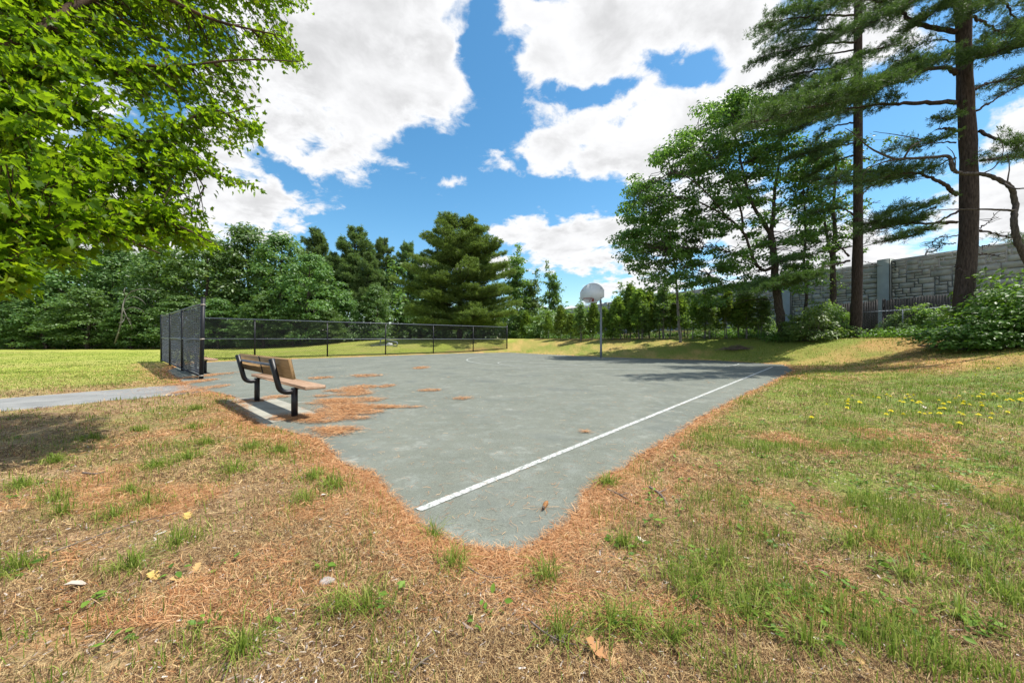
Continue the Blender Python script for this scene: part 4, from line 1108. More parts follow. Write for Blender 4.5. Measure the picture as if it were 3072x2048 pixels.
# ------------------------------------------------------------------ the two tall white pines
def zx(x, y): return 2250 + x / 2.2397, y / 2.2397
def spray(bm, mc, base, pts, width, dens, r, r0=.05, f0=.25, tl=.15, dead=False, droop=.0):
    """one pine branch through points (px, py, distance), needles on flat side twigs beyond f0"""
    P = spline([at(x, y, d) - base for x, y, d in pts], 7 * len(pts)); n = len(P)
    P[1:-1] += r.normal(size=P[1:-1].shape) * .02
    bm.tube(P, np.linspace(r0, .008, n), 7)
    L = np.linalg.norm(np.diff(P, axis=0), axis=1).sum()
    m_ = int(L * (12 if not dead else 4)) + 2
    for k in range(m_):
        f = f0 + (1 - f0) * (k + r.random()) / m_; s = f * (n - 1); i = min(int(s), n - 2)
        p = P[i] + (P[i+1] - P[i]) * (s - i); d = unit(P[i+1] - P[i])
        lat = unit(np.cross(d, [0, 0, 1.])) * (1 if k % 2 else -1)
        tw = width * r.uniform(.4, 1.15) * (1 - .6 * abs(f - .5))
        q = p + (lat * .75 + d * r.uniform(.3, .9)) * tw + np.array([0, 0, r.normal(.06, .12) * tw - droop * tw])
        tp = wob(p, q, .05, r, 4, .03); bm.tube(tp, taper(.011 if not dead else .014, .004, 4), 4, False)
        if dead: continue
        c_ = int(tw * 16 * dens) + 2
        g = r.random((c_, 1)) ** .7; C = p + (q - p) * (.2 + .85 * g) + r.normal(size=(c_, 3)) * [.09, .09, .045]
        C[:, 2] += .03
        D = np.repeat(unit(q - p)[None], c_, 0) + r.normal(size=(c_, 3)) * .4
        tufts(mc, C, D, tl, 12, r, .012)
def pine(label, px0, Yt, trunk, r0, r1, sprays, n=26):
    r = np.random.default_rng(int(px0)); base = np.array([(px0 - CX) / F * Yt, Yt, 0]); base[2] = on_ground(*base[:2])
    t = thing('pine_tree', label, 'tree', tuple(base)); b = MB()
    P = spline([at(x, y, Yt) - base for x, y in trunk], n); rad = np.linspace(r0, r1, n); rad[:3] *= [1.35, 1.12, 1.03]
    rad *= 1 + .03 * r.normal(size=n)
    b.tube(P, rad, 18); b.build('trunk', M['bark_pine'], t, True)
    bm = MB(); mc = MB()
    for kw in sprays:
        pts = [(*zx(x, y), Yt + d) for x, y, d in kw[0]]
        spray(bm, mc, base, pts, kw[1], kw[2], r, kw[3], kw[4], dead=(kw[2] == 0), tl=kw[5] if len(kw) > 5 else .15)
    bm.build('branches', M['bark_pine'], t, True); mc.build('crown', M['needle_dark'], t); return t
Z4 = lambda x, y: ((x / 2.8504) * 2.2397, (600 + y / 2.8504) * 2.2397)   # lower close-up -> upper close-up pixels
def q4(*pts): return [(*Z4(x, y), d) for x, y, d in pts]
S1 = [([(725,20,0),(500,-10,-.5),(300,20,-1)],1.3,1.0,.06,.2), ([(725,-120,0),(500,-130,.5),(330,-60,1)],1.3,1.0,.06,.2), ([(725,100,0),(400,110,-1),(110,150,-1.6)],1.3,1.1,.06,.2),
      ([(725,210,0),(400,200,.4),(60,235,1)],1.2,1.1,.06,.25), ([(725,280,0),(380,310,-.6),(60,390,-1.2)],1.1,1.0,.06,.3), ([(725,330,0),(450,380,.8),(230,410,1.3)],1.1,.9,.05,.3),
      ([(725,450,0),(400,480,-.7),(105,555,-1.4)],1.2,1.1,.06,.3), ([(725,520,0),(500,560,.8),(280,570,1.2)],1.0,1.0,.05,.3), ([(725,600,0),(420,640,-.5),(190,640,-1)],1.1,1.1,.06,.25),
      ([(725,-220,0),(900,-160,.6),(1080,-90,1)],1.3,1.0,.06,.2), ([(725,60,0),(860,0,-.8),(1000,20,-1.3)],1.2,1.1,.06,.2), ([(725,190,0),(860,120,.5),(1000,160,1)],1.0,.9,.05,.25), ([(725,380,0),(860,330,.5),(1010,290,.8)],.9,.7,.05,.35),
      ([(725,600,0),(850,520,.3),(1000,480,.6)],.9,.7,.05,.4), ([(725,-60,0),(640,-60,-1),(520,60,-1.8)],1.1,1.1,.05,.2), ([(725,340,0),(660,420,-1),(580,520,-1.8)],1.0,1.1,.05,.25), ([(725,160,0),(640,220,-1.2),(520,250,-2)],1.1,1.1,.05,.2),
      ([(725,720,0),(500,790,-.8),(250,880,-1.2)],1.0,1.0,.05,.3), ([(725,820,0),(540,860,.6),(420,960,1)],.8,.8,.05,.35), ([(715,960,0),(500,1000,-.6),(260,1060,-1)],.95,1.0,.05,.35), ([(715,1040,0),(560,1090,.4),(380,1190,.7)],.8,.9,.05,.35),
      ([(715,900,0),(600,960,-1),(470,1060,-1.6)],.8,1.0,.05,.3), ([(710,1180,0),(600,1190,-.4),(420,1210,-.8)],.7,.9,.04,.35),
      ([(745,1060,0),(850,1080,.5),(930,1060,1)],.5,.0,.03,.3), ([(745,1320,0),(830,1240,.3),(990,1200,.5)],.6,.5,.035,.4), ([(700,1445,0),(610,1400,-.2),(430,1430,-.4)],.6,.7,.05,.45),
      (q4((850,520,0),(650,570,-1.0),(480,640,-1.8),(240,690,-2.4),(0,790,-2.9)),1.05,1.7,.06,.38), (q4((640,575,-1.1),(420,700,-1.8),(160,720,-2.3)),.8,1.5,.03,.25), (q4((870,395,0),(560,460,-.6),(230,540,-1)),.8,.35,.04,.45), (q4((870,310,0),(700,330,.5),(480,420,1.0),(330,560,1.4)),.7,.35,.04,.4),
      (q4((850,480,0),(770,400,-.1),(650,250,-.3)),.5,.2,.05,.5), (q4((960,390,0),(1050,300,.4),(1180,260,.6)),.5,.0,.02,.3), (q4((965,520,0),(1040,540,.2),(1100,570,.4)),.3,.0,.015,.3), (q4((965,70,0),(1040,30,.2),(1110,10,.4)),.3,.0,.015,.2), (q4((965,400,0),(1160,340,.5),(1400,250,.8),(1530,260,1)),.6,.3,.02,.4)]
pine('tall slim pine with bare lower trunk at the edge of the mown grass', 2566, 19.0, [(2562,1045),(2566,1000),(2570,900),(2572,800),(2574,680),(2574,500),(2574,300),(2574,100),(2575,-100),(2575,-300)], .245, .15, S1)
S2 = [([(1385,500,0),(1300,455,-.4),(1000,510,-1.2),(720,650,-2.0),(450,710,-2.6),(0,825,-3.2)],1.25,1.5,.08,.22), ([(1000,510,-1.2),(840,600,-1.7),(600,650,-2.2)],1.0,1.4,.03,.1), ([(700,650,-2),(480,600,-2.4),(200,700,-2.8)],.9,1.3,.03,.1),
      ([(1390,690,0),(1100,690,.3),(850,705,.4),(500,740,.6),(210,765,.8)],1.0,1.2,.085,.35), ([(1390,215,0),(1100,150,.3),(1000,50,.4),(800,0,.6),(620,-30,.8)],1.2,1.0,.09,.4), ([(1000,50,.4),(880,120,.2),(700,200,0)],1.0,1.2,.03,.1),
      ([(1480,420,0),(1560,360,-.6),(1700,300,-1.2),(1900,200,-1.8)],1.2,1.5,.06,.15), ([(1400,400,0),(1560,390,-1.0),(1700,330,-1.6)],1.0,1.4,.04,.25), ([(1500,600,0),(1650,550,.5),(1880,515,1)],.9,.5,.05,.4), ([(1520,745,0),(1680,650,.4),(1880,510,.8)],.8,.25,.04,.5), ([(1540,880,0),(1660,940,-.6),(1780,960,-1),(1920,930,-1.4)],.9,1.5,.06,.4), ([(1550,1080,0),(1700,1060,.4),(1900,1050,.8)],.7,.6,.05,.35),
      ([(1390,1310,0),(1300,1240,-.3),(1230,1195,-.5),(1050,1160,-.8),(850,1200,-1.2),(560,1225,-1.6)],.9,.8,.075,.4), ([(1050,1160,-.8),(900,1150,-1),(780,1160,-1.2)],.7,.9,.03,.1), ([(1380,870,0),(1310,865,-.1),(1265,872,-.2)],.3,0,.06,.9),
      ([(1390,1495,0),(1200,1500,-.3),(1000,1490,-.5),(800,1500,-.7)],.8,.8,.05,.4), ([(1000,1490,-.5),(1130,1400,-.4),(1270,1360,-.2)],.7,.9,.03,.1), ([(800,1500,-.7),(900,1440,-.6),(1060,1390,-.5)],.6,.9,.03,.1), ([(1385,960,0),(1180,960,.6),(940,1000,1.0)],.7,.6,.03,.45), ([(1385,1060,0),(1130,1160,.5),(760,1270,.9)],.7,.5,.03,.5), ([(1395,770,0),(1330,800,-.3),(1270,780,-.5)],.5,1.0,.025,.2), ([(1395,880,0),(1300,930,-.3),(1130,990,-.6)],.6,.6,.025,.3),
      ([(1400,80,0),(1250,-40,.5),(1000,-120,.8)],1.2,1.1,.06,.3), ([(1500,110,0),(1600,170,.3),(1700,215,.5),(1860,170,.8)],.9,.9,.05,.4), ([(1490,40,0),(1640,-10,.2),(1700,10,.3),(1800,140,.4),(1900,190,.5)],.9,.9,.07,.35), ([(1440,-20,0),(1500,40,-.8),(1470,110,-1.2)],.8,1.5,.04,.2), ([(1440,-150,0),(1250,-100,-.8),(1100,0,-1.5)],1.2,1.3,.06,.25), ([(1440,-120,0),(1620,-120,-.5),(1850,-60,-1)],1.2,1.1,.06,.2), ([(1440,-60,0),(1300,40,-.6),(1200,110,-1)],1.0,1.2,.05,.25), ([(1430,300,0),(1250,270,.6),(1080,330,1)],.9,.5,.03,.4), ([(1430,340,0),(1200,400,.8),(950,420,1.2)],.9,.7,.04,.4),
      (q4((1770,190,0),(1500,200,-.2),(1280,200,-.4),(1000,270,-.6)),.7,.5,.05,.45), (q4((1780,95,0),(1600,190,-.3),(1400,300,-.5),(1150,350,-.7)),.7,.3,.04,.45), (q4((1590,65,-.1),(1480,100,-.2),(1340,210,-.3)),.4,.0,.03,.3), (q4((1780,300,0),(1620,320,-.3),(1550,380,-.5),(1505,470,-.6)),.4,.0,.02,.3), (q4((1760,370,0),(1660,380,.2),(1590,430,.4)),.4,.1,.02,.4), (q4((1950,250,0),(2040,190,.2),(2100,120,.3)),.4,.0,.02,.3), (q4((1950,260,0),(2080,280,.3),(2250,330,.5),(2400,370,.8)),.5,.2,.04,.4), (q4((1940,460,0),(2040,465,.2),(2130,480,.4)),.4,0,.025,.3), (q4((1940,410,0),(2010,390,-.2),(2080,380,-.4)),.3,0,.02,.3), (q4((1760,550,0),(1790,590,-.3),(1830,620,-.5)),.2,0,.02,.3)]
pine('thick dark pine trunk standing before the stone barrier wall', 2892, 13.5, [(2888,1060),(2890,950),(2893,870),(2899,800),(2905,720),(2907,620),(2906,500),(2903,400),(2897,300),(2893,200),(2891,80),(2890,-100),(2890,-300)], .285, .19, S2)

# bent bare tree at the right edge
Yb = 11.0; base = np.array([(3190 - CX) / F * Yb, Yb, 0]); base[2] = on_ground(*base[:2]); r = np.random.default_rng(91)
t = thing('bent_tree', 'bent lichen spotted tree with bare twisted limb at the right edge', 'tree', tuple(base)); b = MB()
limbs(b, base, [([(3185,1060,0),(3130,880,0),(3078,775,0),(3050,715,0),(3042,660,0),(3046,610,.1),(3030,560,.1),(2990,537,.2),(2945,522,.3),(2900,522,.3),(2862,512,.3),(2850,482,.3)], .095, .04),
    ([(2862,512,.3),(2858,500,.4),(2845,470,.4),(2790,473,.5),(2720,476,.6),(2685,478,.6)], .055, .035), ([(2685,478,.6),(2640,460,.6),(2605,440,.6),(2560,400,.6),(2535,385,.6)], .035, .008), ([(2685,480,.6),(2640,490,.6),(2595,515,.6),(2585,545,.6),(2555,572,.6)], .025, .006), ([(2712,474,.6),(2735,440,.6),(2762,420,.7),(2690,405,.8),(2620,395,.8)], .03, .006), ([(3042,632,0),(2960,628,.2),(2870,628,.3),(2810,630,.3)], .035, .01), ([(2945,522,.3),(2985,500,.2),(3010,450,.2),(2990,400,.2)], .02, .006), ([(3012,550,.1),(3040,565,-.2),(3072,565,-.4),(3110,560,-.5)], .03, .01), ([(3020,560,.1),(3028,500,.1),(3020,450,.1)], .02, .006), ([(2862,520,.3),(2866,490,.2),(2860,460,.2),(2840,440,.2)], .02, .006), ([(2540,480,.6),(2505,560,.6),(2450,640,.6)], .01, .004)], r)
b.build('trunk', M['bark_oak'], t, True)

# ------------------------------------------------------------------ the near maple overhead
TM2 = (TM[0] * [.82, 1, 1] + np.c_[np.zeros(len(TM[0])), np.zeros(len(TM[0])), .35 * np.abs(TM[0][:, 0]) - .28 * TM[0][:, 1] ** 2], TM[1])
r = np.random.default_rng(101)
MP = [(-260,-260),(700,-260),(1000,-120),(960,10),(958,35),(900,45),(875,100),(905,180),(925,200),(870,225),(800,215),(785,260),(805,330),(785,390),(808,440),(760,480),(690,470),(640,490),(690,500),(720,545),(800,545),(800,580),(720,605),(650,590),(590,585),(560,610),(620,640),(600,655),(545,640),(560,680),(640,700),(690,740),(690,755),(640,745),(590,760),(520,765),(470,785),(420,755),(330,760),(270,770),(250,790),(310,835),(290,850),(230,815),(150,820),(60,830),(75,890),(50,905),(-20,870),(-260,900)]
mb_ = MB(); bt = MB()
def mdepth(px, py): return 2.55 + 1.75 * smooth(-100, 950, px) + .9 * smooth(600, -100, py) 
ex = np.array([-6.3, 2.6, 0.0])
mains = [[(-700,300,2.6),(-250,250,2.9),(36,88,3.2),(150,10,3.5),(320,-90,3.8),(560,-140,4.1),(800,-120,4.3)], [(-500,260,2.6),(60,120,3.2),(255,2,3.6),(450,-20,3.9),(640,60,4.1),(850,110,4.3)], [(-700,520,2.6),(-100,455,2.8),(80,490,3.0),(215,494,3.2),(330,482,3.4),(520,490,3.7),(720,545,4.0)], [(-700,620,2.6),(-150,560,2.7),(30,575,2.8),(200,605,3.0),(350,640,3.2),(520,672,3.4),(650,735,3.5)], [(-600,420,2.6),(0,330,3.0),(250,330,3.3),(400,420,3.5),(510,395,3.7),(640,330,3.9),(780,400,4.1)], [(-600,380,2.6),(-50,230,3.0),(250,180,3.4),(500,200,3.8),(720,180,4.1),(900,185,4.3)], [(-500,760,2.5),(-150,690,2.5),(50,690,2.6),(150,740,2.7),(230,790,2.8)], [(-500,650,2.5),(-100,640,2.6),(150,650,2.8),(330,700,3.0),(480,760,3.2)], [(-500,860,2.4),(-150,800,2.4),(0,840,2.45),(45,885,2.5)]]
lp = []
base = np.array([-6.6, 2.4, 0.0]); trunk_top = np.array([-6.3, 2.5, 2.6])
bt.tube(spline([base + [0,0,-.2], base + [.05,0,.9], trunk_top, trunk_top + [.2,.3,1.6], trunk_top + [.3,.5,3.2]], 14) - base, np.linspace(.22, .09, 14), 12)
for q, m_ in enumerate(mains):
    P = spline([trunk_top + [0, 0, (.2*q) % 1.2]] + [at(x, y, d) for x, y, d in m_], 40); lp.append(P)
    bt.tube(P - base, np.linspace(.065 if q in (0, 1) else .030, .005, 40), 8)
lp = np.concatenate(lp)
cnt = 0
MPa = np.array(MP, float)
extra = []
for m_ in mains:
    for q in range(2, len(m_)):
        for g in range(7 if q == len(m_) - 1 else 5):
            f = r.random(); a, c = m_[q - 1], m_[q]; extra.append((a[0] + (c[0] - a[0]) * f + r.normal() * 22, a[1] + (c[1] - a[1]) * f + r.normal() * 16))
for bx, by, sx_, sy_, nn_ in [(600,720,70,22,26),(520,700,70,30,16),(740,548,50,18,12),(890,185,28,14,10),(900,25,40,14,10),(560,660,60,22,12),(780,395,25,22,8),(250,800,45,24,10)]:
    extra += [(bx + r.normal() * sx_ * .6, by + r.normal() * sy_ * .6) for _ in range(nn_)]
for k in range(3600 + len(extra)):
    px = r.uniform(-250, 960); py = r.uniform(-250, 900)
    if k >= 3600: px, py = extra[k - 3600]
    if not inside(MPa, np.array([px]), np.array([py]))[0]: continue
    e = edge_dist(MPa, np.array([px]), np.array([py]))[0]
    if e < 14 and k < 3600: continue
    hole = fbm(np.array([px]), np.array([py * 1.6]), 120, 5, 3)[0] - .08
    if hole < .27 and e > 30: continue
    dens_ = 1 - .35 * smooth(450, 850, px)
    if k < 3600 and r.random() > dens_ * .9: continue
    d = mdepth(px, py) + r.uniform(-.35, .45); tip = at(px, py, d)
    near = lp[np.argmin(np.linalg.norm((lp - tip) * [1, 1, 1.2] + [.18, 0, 0], axis=1))]
    v = tip - near; Lv = np.linalg.norm(v)
    st = near if Lv < .5 else tip - v / Lv * .5
    if Lv < 1.0: bt.tube(wob(near, tip, .04, r, 5) - base, taper(.006, .002, 5), 4, False)
    else: bt.tube(wob(st, tip, .04, r, 4) - base, taper(.005, .002, 4), 4, False)
    n = int(r.integers(12, 21)); f = r.random((n, 1)); C = st + (tip - st) * f + r.normal(size=(n, 3)) * [.055, .055, .035]
    dirn = unit(np.array([.5, .1, -.55]) + r.normal(size=(n, 3)) * .45)
    N_ = unit(np.array([0, .42, .8]) + r.normal(size=(n, 3)) * .72)
    cards(mb_, C - base, N_, (.075 - .018 * smooth(100, 800, px)) * r.uniform(.5, 1.25, n), TM if k % 2 else TM2, r, dirn)
    cnt += n
t = thing('maple_tree', 'maple with sunlit yellow green lobed leaves hanging from above', 'tree', tuple(base))
bt.build('trunk', M['bark_maple'], t, True); mb_.build('crown', M['leaf_maple'], t)
print('maple leaves', cnt)
# ------------------------------------------------------------------ grass, needles, chips: what nobody could count
GS = strandmat('live_grass', [(0, (.10, .16, .022)), (.35, (.18, .27, .035)), (.7, (.26, .35, .05)), (1, (.44, .46, .13))], .45, .5)
GD = strandmat('dead_grass', [(0, (.045, .026, .015)), (.34, (.15, .082, .042)), (.5, (.37, .225, .105)), (.75, (.57, .385, .18)), (1, (.75, .58, .31))], .2, .7)
GN = strandmat('fallen_pine_needles', [(0, (.26, .105, .045)), (.35, (.47, .22, .09)), (.7, (.62, .34, .155)), (1, (.74, .5, .28))], .15, .6)
GW = strandmat('weed_leaves', [(0, (.08, .16, .025)), (.5, (.14, .26, .035)), (1, (.22, .34, .05))], .3, .5)
def blades(mb, x, y, z, L, wd_, r, lean=.55):
    """upright curved blades: a quad and a tip"""
    n = len(x); a = r.uniform(0, 6.28, n); d = np.c_[np.cos(a), np.sin(a), np.zeros(n)]; s = np.c_[-np.sin(a), np.cos(a), np.zeros(n)]
    b0 = np.c_[x, y, z]; ln = (r.random(n) ** 1.3 * lean * 1.6)[:, None]; L = L[:, None]; w_ = wd_[:, None]
    m_ = b0 + d * L * ln * .35 + [0, 0, 1] * L * .55; e = b0 + d * L * (ln * 1.05) + [0, 0, 1] * L * np.clip(1 - .45 * ln, .25, 1)
    V = np.stack([b0 - s*w_*.5, b0 + s*w_*.5, m_ + s*w_*.4, m_ - s*w_*.4, e], 1)
    n0 = mb.n; mb.v.append(V.reshape(-1, 3)); mb.n += 5 * n; k = np.arange(n)[:, None] * 5 + n0
    mb.f.append(np.concatenate([k, k+1, k+2, k+3], 1)); mb.f.append(np.concatenate([k+3, k+2, k+4], 1))
def flats(mb, x, y, z, L, wd_, r, pitch=.25, rise=.006, bow=.12):
    """strands lying on the ground"""
    n = len(x); a = r.uniform(0, 6.28, n); p = r.normal(0, pitch, n)
    d = np.c_[np.cos(a) * np.cos(p), np.sin(a) * np.cos(p), np.abs(np.sin(p)) * .8]; s = np.c_[-np.sin(a), np.cos(a), r.normal(0, .3, n)]
    c = np.c_[x, y, z + rise * r.random(n) + .001]; L = L[:, None]; w_ = wd_[:, None]
    bend = s * (r.normal(0, bow, n)[:, None] * L)
    V = np.stack([c - s*w_*.5, c + s*w_*.5, c + d*L*.5 + bend + s*w_*.5, c + d*L*.5 + bend - s*w_*.5, c + d*L + s*w_*.3, c + d*L - s*w_*.3], 1)
    n0 = mb.n; mb.v.append(V.reshape(-1, 3)); mb.n += 6 * n; k = np.arange(n)[:, None] * 6 + n0
    mb.f.append(np.concatenate([k, k+1, k+2, k+3], 1)); mb.f.append(np.concatenate([k+3, k+2, k+4, k+5], 1))
def scatter(n, y0, y1, r, amax=1.6, p=1.0):
    """random spots on the ground round the near corner of the court, more of them close by; part of them out to the sides and behind"""
    y = y0 * (y1 / y0) ** (r.random(n) ** p); x = r.uniform(-amax, amax, n) * y
    m_ = int(n * .6); q = 2.4; y2 = (y0 + .2) * ((y1 + q) / (y0 + .2)) ** (r.random(m_) ** .8) - q; x2 = r.uniform(-2.1, 2.1, m_) * (y2 + q)
    k = (np.abs(x2) > amax * y2) | (y2 < y0)
    if y0 > 2: k &= y2 > y0 * .5
    return np.concatenate([x, x2[k]]), np.concatenate([y, y2[k]])
def keep_off(x, y, m_=.0):
    d = court_d(x, y); k = (d > m_) & ~inside(PATH, x, y) & ~(inside(COURT, x, y))
    return k, d
r = np.random.default_rng(111)
g_live, g_dead, g_need, g_chip, g_weed = MB(), MB(), MB(), MB(), MB()
# live grass: near, middle, farther
for n, y0, y1, L0, w0, pw in [(260000, 1.05, 5.0, .062, .0034, 1.0), (210000, 5.0, 12, .062, .0065, .8), (150000, 12, 30, .07, .016, .7)]:
    x, y = scatter(n, y0, y1, r, 1.6, pw); k, d = keep_off(x, y, .05); x, y, d = x[k], y[k], d[k]
    g, fld = green_mask(x, y)
    clumpy = smooth(.50, .68, fbm(x, y, .34, 131, 3))
    pr = np.clip(g ** 1.25 * (.22 + .78 * clumpy) * .85, 0, 1) if y0 < 5 else g * (.4 + .6 * clumpy)
    pr = np.where(fld > .5, np.minimum(1, g), pr)
    k = r.random(len(x)) < pr; x, y, d, fld, cl = x[k], y[k], d[k], fld[k], clumpy[k]
    z = height(x, y, d)
    mow = np.where(fld > .5, .6, 1.0) * np.where(court_d(x, y) > 4, .8, 1)
    blades(g_live, x, y, z - .004, L0 * r.uniform(.45, 1.45, len(x)) * mow * (.75 + .5 * cl), w0 * r.uniform(.6, 1.3, len(x)), r)
# dense tufts in the bare foreground
tf = [(265,1190,.10),(150,1180,.10),(300,1130,.10),(340,1160,.12),(360,1075,.13),(430,1055,.14),(470,1020,.13),(540,1080,.14),(580,1030,.14),(640,1040,.12),(320,990,.10),(450,940,.12),(440,985,.12),(720,1100,.15),(760,1120,.14),(700,1150,.12),(790,1395,.10),(840,1400,.07),(410,1250,.10),(300,1310,.07),(130,1150,.09),(50,1120,.1),(1255,1330,.07),(1400,1445,.11),(1450,1435,.11),(1435,1255,.06),(1285,1465,.07),(1550,1340,.14),(1600,1330,.14),(1640,1380,.12),(1660,1300,.10),(1740,1360,.12),(1720,1420,.08),(1540,1470,.06),(1000,1235,.05),(1040,1300,.06),(1395,1115,.05),(1850,1480,.05),(1950,1260,.13),(2000,1240,.12),(2090,1330,.10),(2190,1290,.16),(2260,1300,.16),(2300,1260,.16),(2200,1420,.10),(2330,1230,.14),(2320,1380,.12),(40,1310,.06),(560,1490,.05),(210,1010,.1),(130,1060,.1)]
for px, py, rad in tf:
    c = ground_pick(px * K, py * K); n = int(120 * min(1, c[1] / 2.5) + 75); q = np.abs(r.normal(0, .62, n)) * rad * 1.15; a = r.uniform(0, 6.28, n)
    x = c[0] + q * np.cos(a) * 1.3; y = c[1] + q * np.sin(a)
    k, d = keep_off(x, y, -.03); x, y, d, q = x[k], y[k], d[k], q[k]
    L_ = (.11 if py > 1200 else .10) * r.uniform(.3, 1.35, len(x)) * np.clip(1.15 - .45 * q / rad, .3, 2)
    blades(g_live, x, y, height(x, y, d) - .005, L_, .0034 * r.uniform(.6, 1.3, len(x)) * (1 if c[1] < 2.5 else 1.6), r, 1.15)
# dry grass and straw
for n, y0, y1, L0, w0 in [(260000, .98, 2.6, .036, .0012), (150000, 2.6, 6.5, .05, .0026), (70000, 6.5, 15, .075, .007)]:
    x, y = scatter(n, y0, y1, r); k, d = keep_off(x, y, .02); x, y, d = x[k], y[k], d[k]
    g, fld = green_mask(x, y); pr = (1 - .7 * fld) * smooth(.26, .62, fbm(x, y, .3, 141, 4)) * .8 + .16
    k = r.random(len(x)) < pr; x, y, d = x[k], y[k], d[k]; z = height(x, y, d); n2 = len(x)
    flats(g_dead, x, y, z, L0 * r.uniform(.4, 1.5, n2), w0 * r.uniform(.6, 1.5, n2), r, .3)
    j = r.random(n2) < .28
    blades(g_dead, x[j], y[j], z[j], L0 * .75 * r.uniform(.5, 1.3, j.sum()), w0 * r.uniform(.7, 1.4, j.sum()), r, 1.0)
# fallen needles: along the court, thinly over the bare soil, and in drifts on the asphalt
for n, y0, y1, L0, w0 in [(330000, 1.3, 3.2, .055, .0016), (330000, 3.2, 9.0, .07, .0035), (150000, 9, 33, .10, .012)]:
    x, y = scatter(n, y0, y1, r, 1.25); d = court_d(x, y); k = (d > -.05) & ~((d < 0) & inside(COURT, x, y) & (r.random(len(x)) > .10)); x, y, d = x[k], y[k], d[k]
    pr = needle_mask(x, y, d) * 1.15; k = r.random(len(x)) < pr; x, y, d = x[k], y[k], d[k]; n2 = len(x)
    z = np.where(d > 0, height(x, y, d), .011); mound = .012 * np.exp(-((d - .08) / .1) ** 2)
    flats(g_need, x, y, z + mound * r.random(n2), L0 * r.uniform(.5, 1.3, n2), w0 * r.uniform(.6, 1.3, n2), r, .22, .012)
for (cx, cy, rx, ry) in NEEDLE_PATCH:
    c = G(cx * K, cy * K); wx = rx * K * c[1] / F; wy = ry * K * c[1] ** 2 / (F * EYE)
    n = int(min(5000, wx * wy * 3.14 * 7500 * (6.0 / c[1]) ** 1.1)) + 60
    q = r.random(n) ** .5; a = r.uniform(0, 6.28, n); q = np.where(r.random(n) < .18, q * 2.1, q * 1.2); x = c[0] + wx * q * np.cos(a); y = c[1] + wy * q * np.sin(a)
    pr = np.maximum(smooth(.36, .66, fbm(x * .55, y * 1.0, .24, 151, 5) + .30 * (1 - q) + .05), .10); k = r.random(n) < pr; x, y = x[k], y[k]; n2 = len(x)
    dd_ = court_d(x, y); z = np.where(dd_ > 0, height(x, y, dd_), .016)
    flats(g_need, x, y, z, .075 * r.uniform(.5, 1.3, n2), .0028 * max(1, c[1] / 6) * r.uniform(.7, 1.3, n2), r, .15, .014)
x, y = scatter(4200, 1.5, 14, r, .9); k = inside(COURT, x, y); x, y = x[k], y[k]
flats(g_need, x, y, np.full(len(x), .0145), .06 * r.uniform(.4, 1.2, len(x)), .0016 * r.uniform(.7, 1.3, len(x)) * np.clip(y / 4, 1, 2), r, .05, .003)
# wood chips and bits
for n, y0, y1, s0 in [(24000, 1.0, 3.0, .0125), (8000, 3.0, 6.0, .018)]:
    x, y = scatter(n, y0, y1, r); k, d = keep_off(x, y, .12); x, y, d = x[k], y[k], d[k]; pr = .22 + .8 * smooth(.4, .7, fbm(x, y, .7, 161, 3)) * (.35 + .65 * smooth(2.6, 1.6, y)); k = r.random(len(x)) < pr * .6; x, y, d = x[k], y[k], d[k]
    n2 = len(x); flats(g_chip, x, y, height(x, y, d) + .006, s0 * r.uniform(.4, 1.9, n2) * (1 + (r.random(n2) < .06) * 1.3), s0 * .34 * r.uniform(.4, 1.5, n2), r, .2, .006, .02)
# small broad leafed weeds
for n, y0, y1 in [(900, 1.2, 3.4), (500, 3.4, 7)]:
    x, y = scatter(n, y0, y1, r); k, d = keep_off(x, y, .15); x, y, d = x[k], y[k], d[k]; g, fld = green_mask(x, y)
    k = r.random(len(x)) < g * .9 * (x > .2) + .05; x, y, d = x[k], y[k], d[k]; z = height(x, y, d)
    for q in range(len(x)):
        m_ = int(r.integers(4, 10)); a = r.uniform(0, 6.28, m_); rad = r.uniform(.008, .045, m_)
        C = np.c_[x[q] + np.cos(a) * rad, y[q] + np.sin(a) * rad, z[q] + r.uniform(.004, .035, m_)]
        dr = np.c_[np.cos(a), np.sin(a), np.full(m_, .25)]
        cards(g_weed, C, np.array([0, 0, 1.]) + r.normal(size=(m_, 3)) * .3, .032 * r.uniform(.6, 1.3, m_), TL, r, dr)
for mbx, nme, mt, lab in [(g_live, 'grass', GS, 'green grass blades growing in tufts through the dry soil'), (g_dead, 'dry_grass', GD, 'pale dead grass and straw over the bare soil'), (g_need, 'pine_needles', GN, 'rust orange fallen pine needles drifted along and onto the court'), (g_chip, 'wood_chips', M['chip'], 'small pale wood chips and bark bits on the soil'), (g_weed, 'weeds', GW, 'small bright broad leaved weeds among the dry grass')]:
    tag(mbx.build(nme, mt), lab, nme.replace('_', ' '), kind='stuff'); print(nme, mbx.n)

# ------------------------------------------------------------------ dandelions
def dandelion():
    t = thing('dandelion', 'yellow dandelion flower in the lush green grass', 'flower', group='yellow dandelions in the lush grass')
    b = MB(); b.tube([(0, 0, -.01), (.004, 0, .05), (.006, .002, .085)], .0022, 6); b.build('stem', M['stem'], t, True)
    b = MB()
    for ring, (n, r0, z, tl) in enumerate([(16, .021, .088, .15), (12, .015, .093, .5), (8, .008, .097, .9)]):
        for k in range(n):
            a = 6.283 * (k + ring * .5) / n; c, s = math.cos(a), math.sin(a); w_ = .0042
            p = np.array([[.002, -w_*.5, 0], [r0, -w_, tl * .008], [r0 * 1.12, 0, tl * .01], [r0, w_, tl * .008], [.002, w_*.5, 0]])
            b.add(np.c_[p[:,0]*c - p[:,1]*s + .006, p[:,0]*s + p[:,1]*c, p[:,2] + z], [[0,1,2,3,4]])
    b.build('flower_head', M['yellow'], t); return t
d0 = dandelion(); k = 0
spots = []
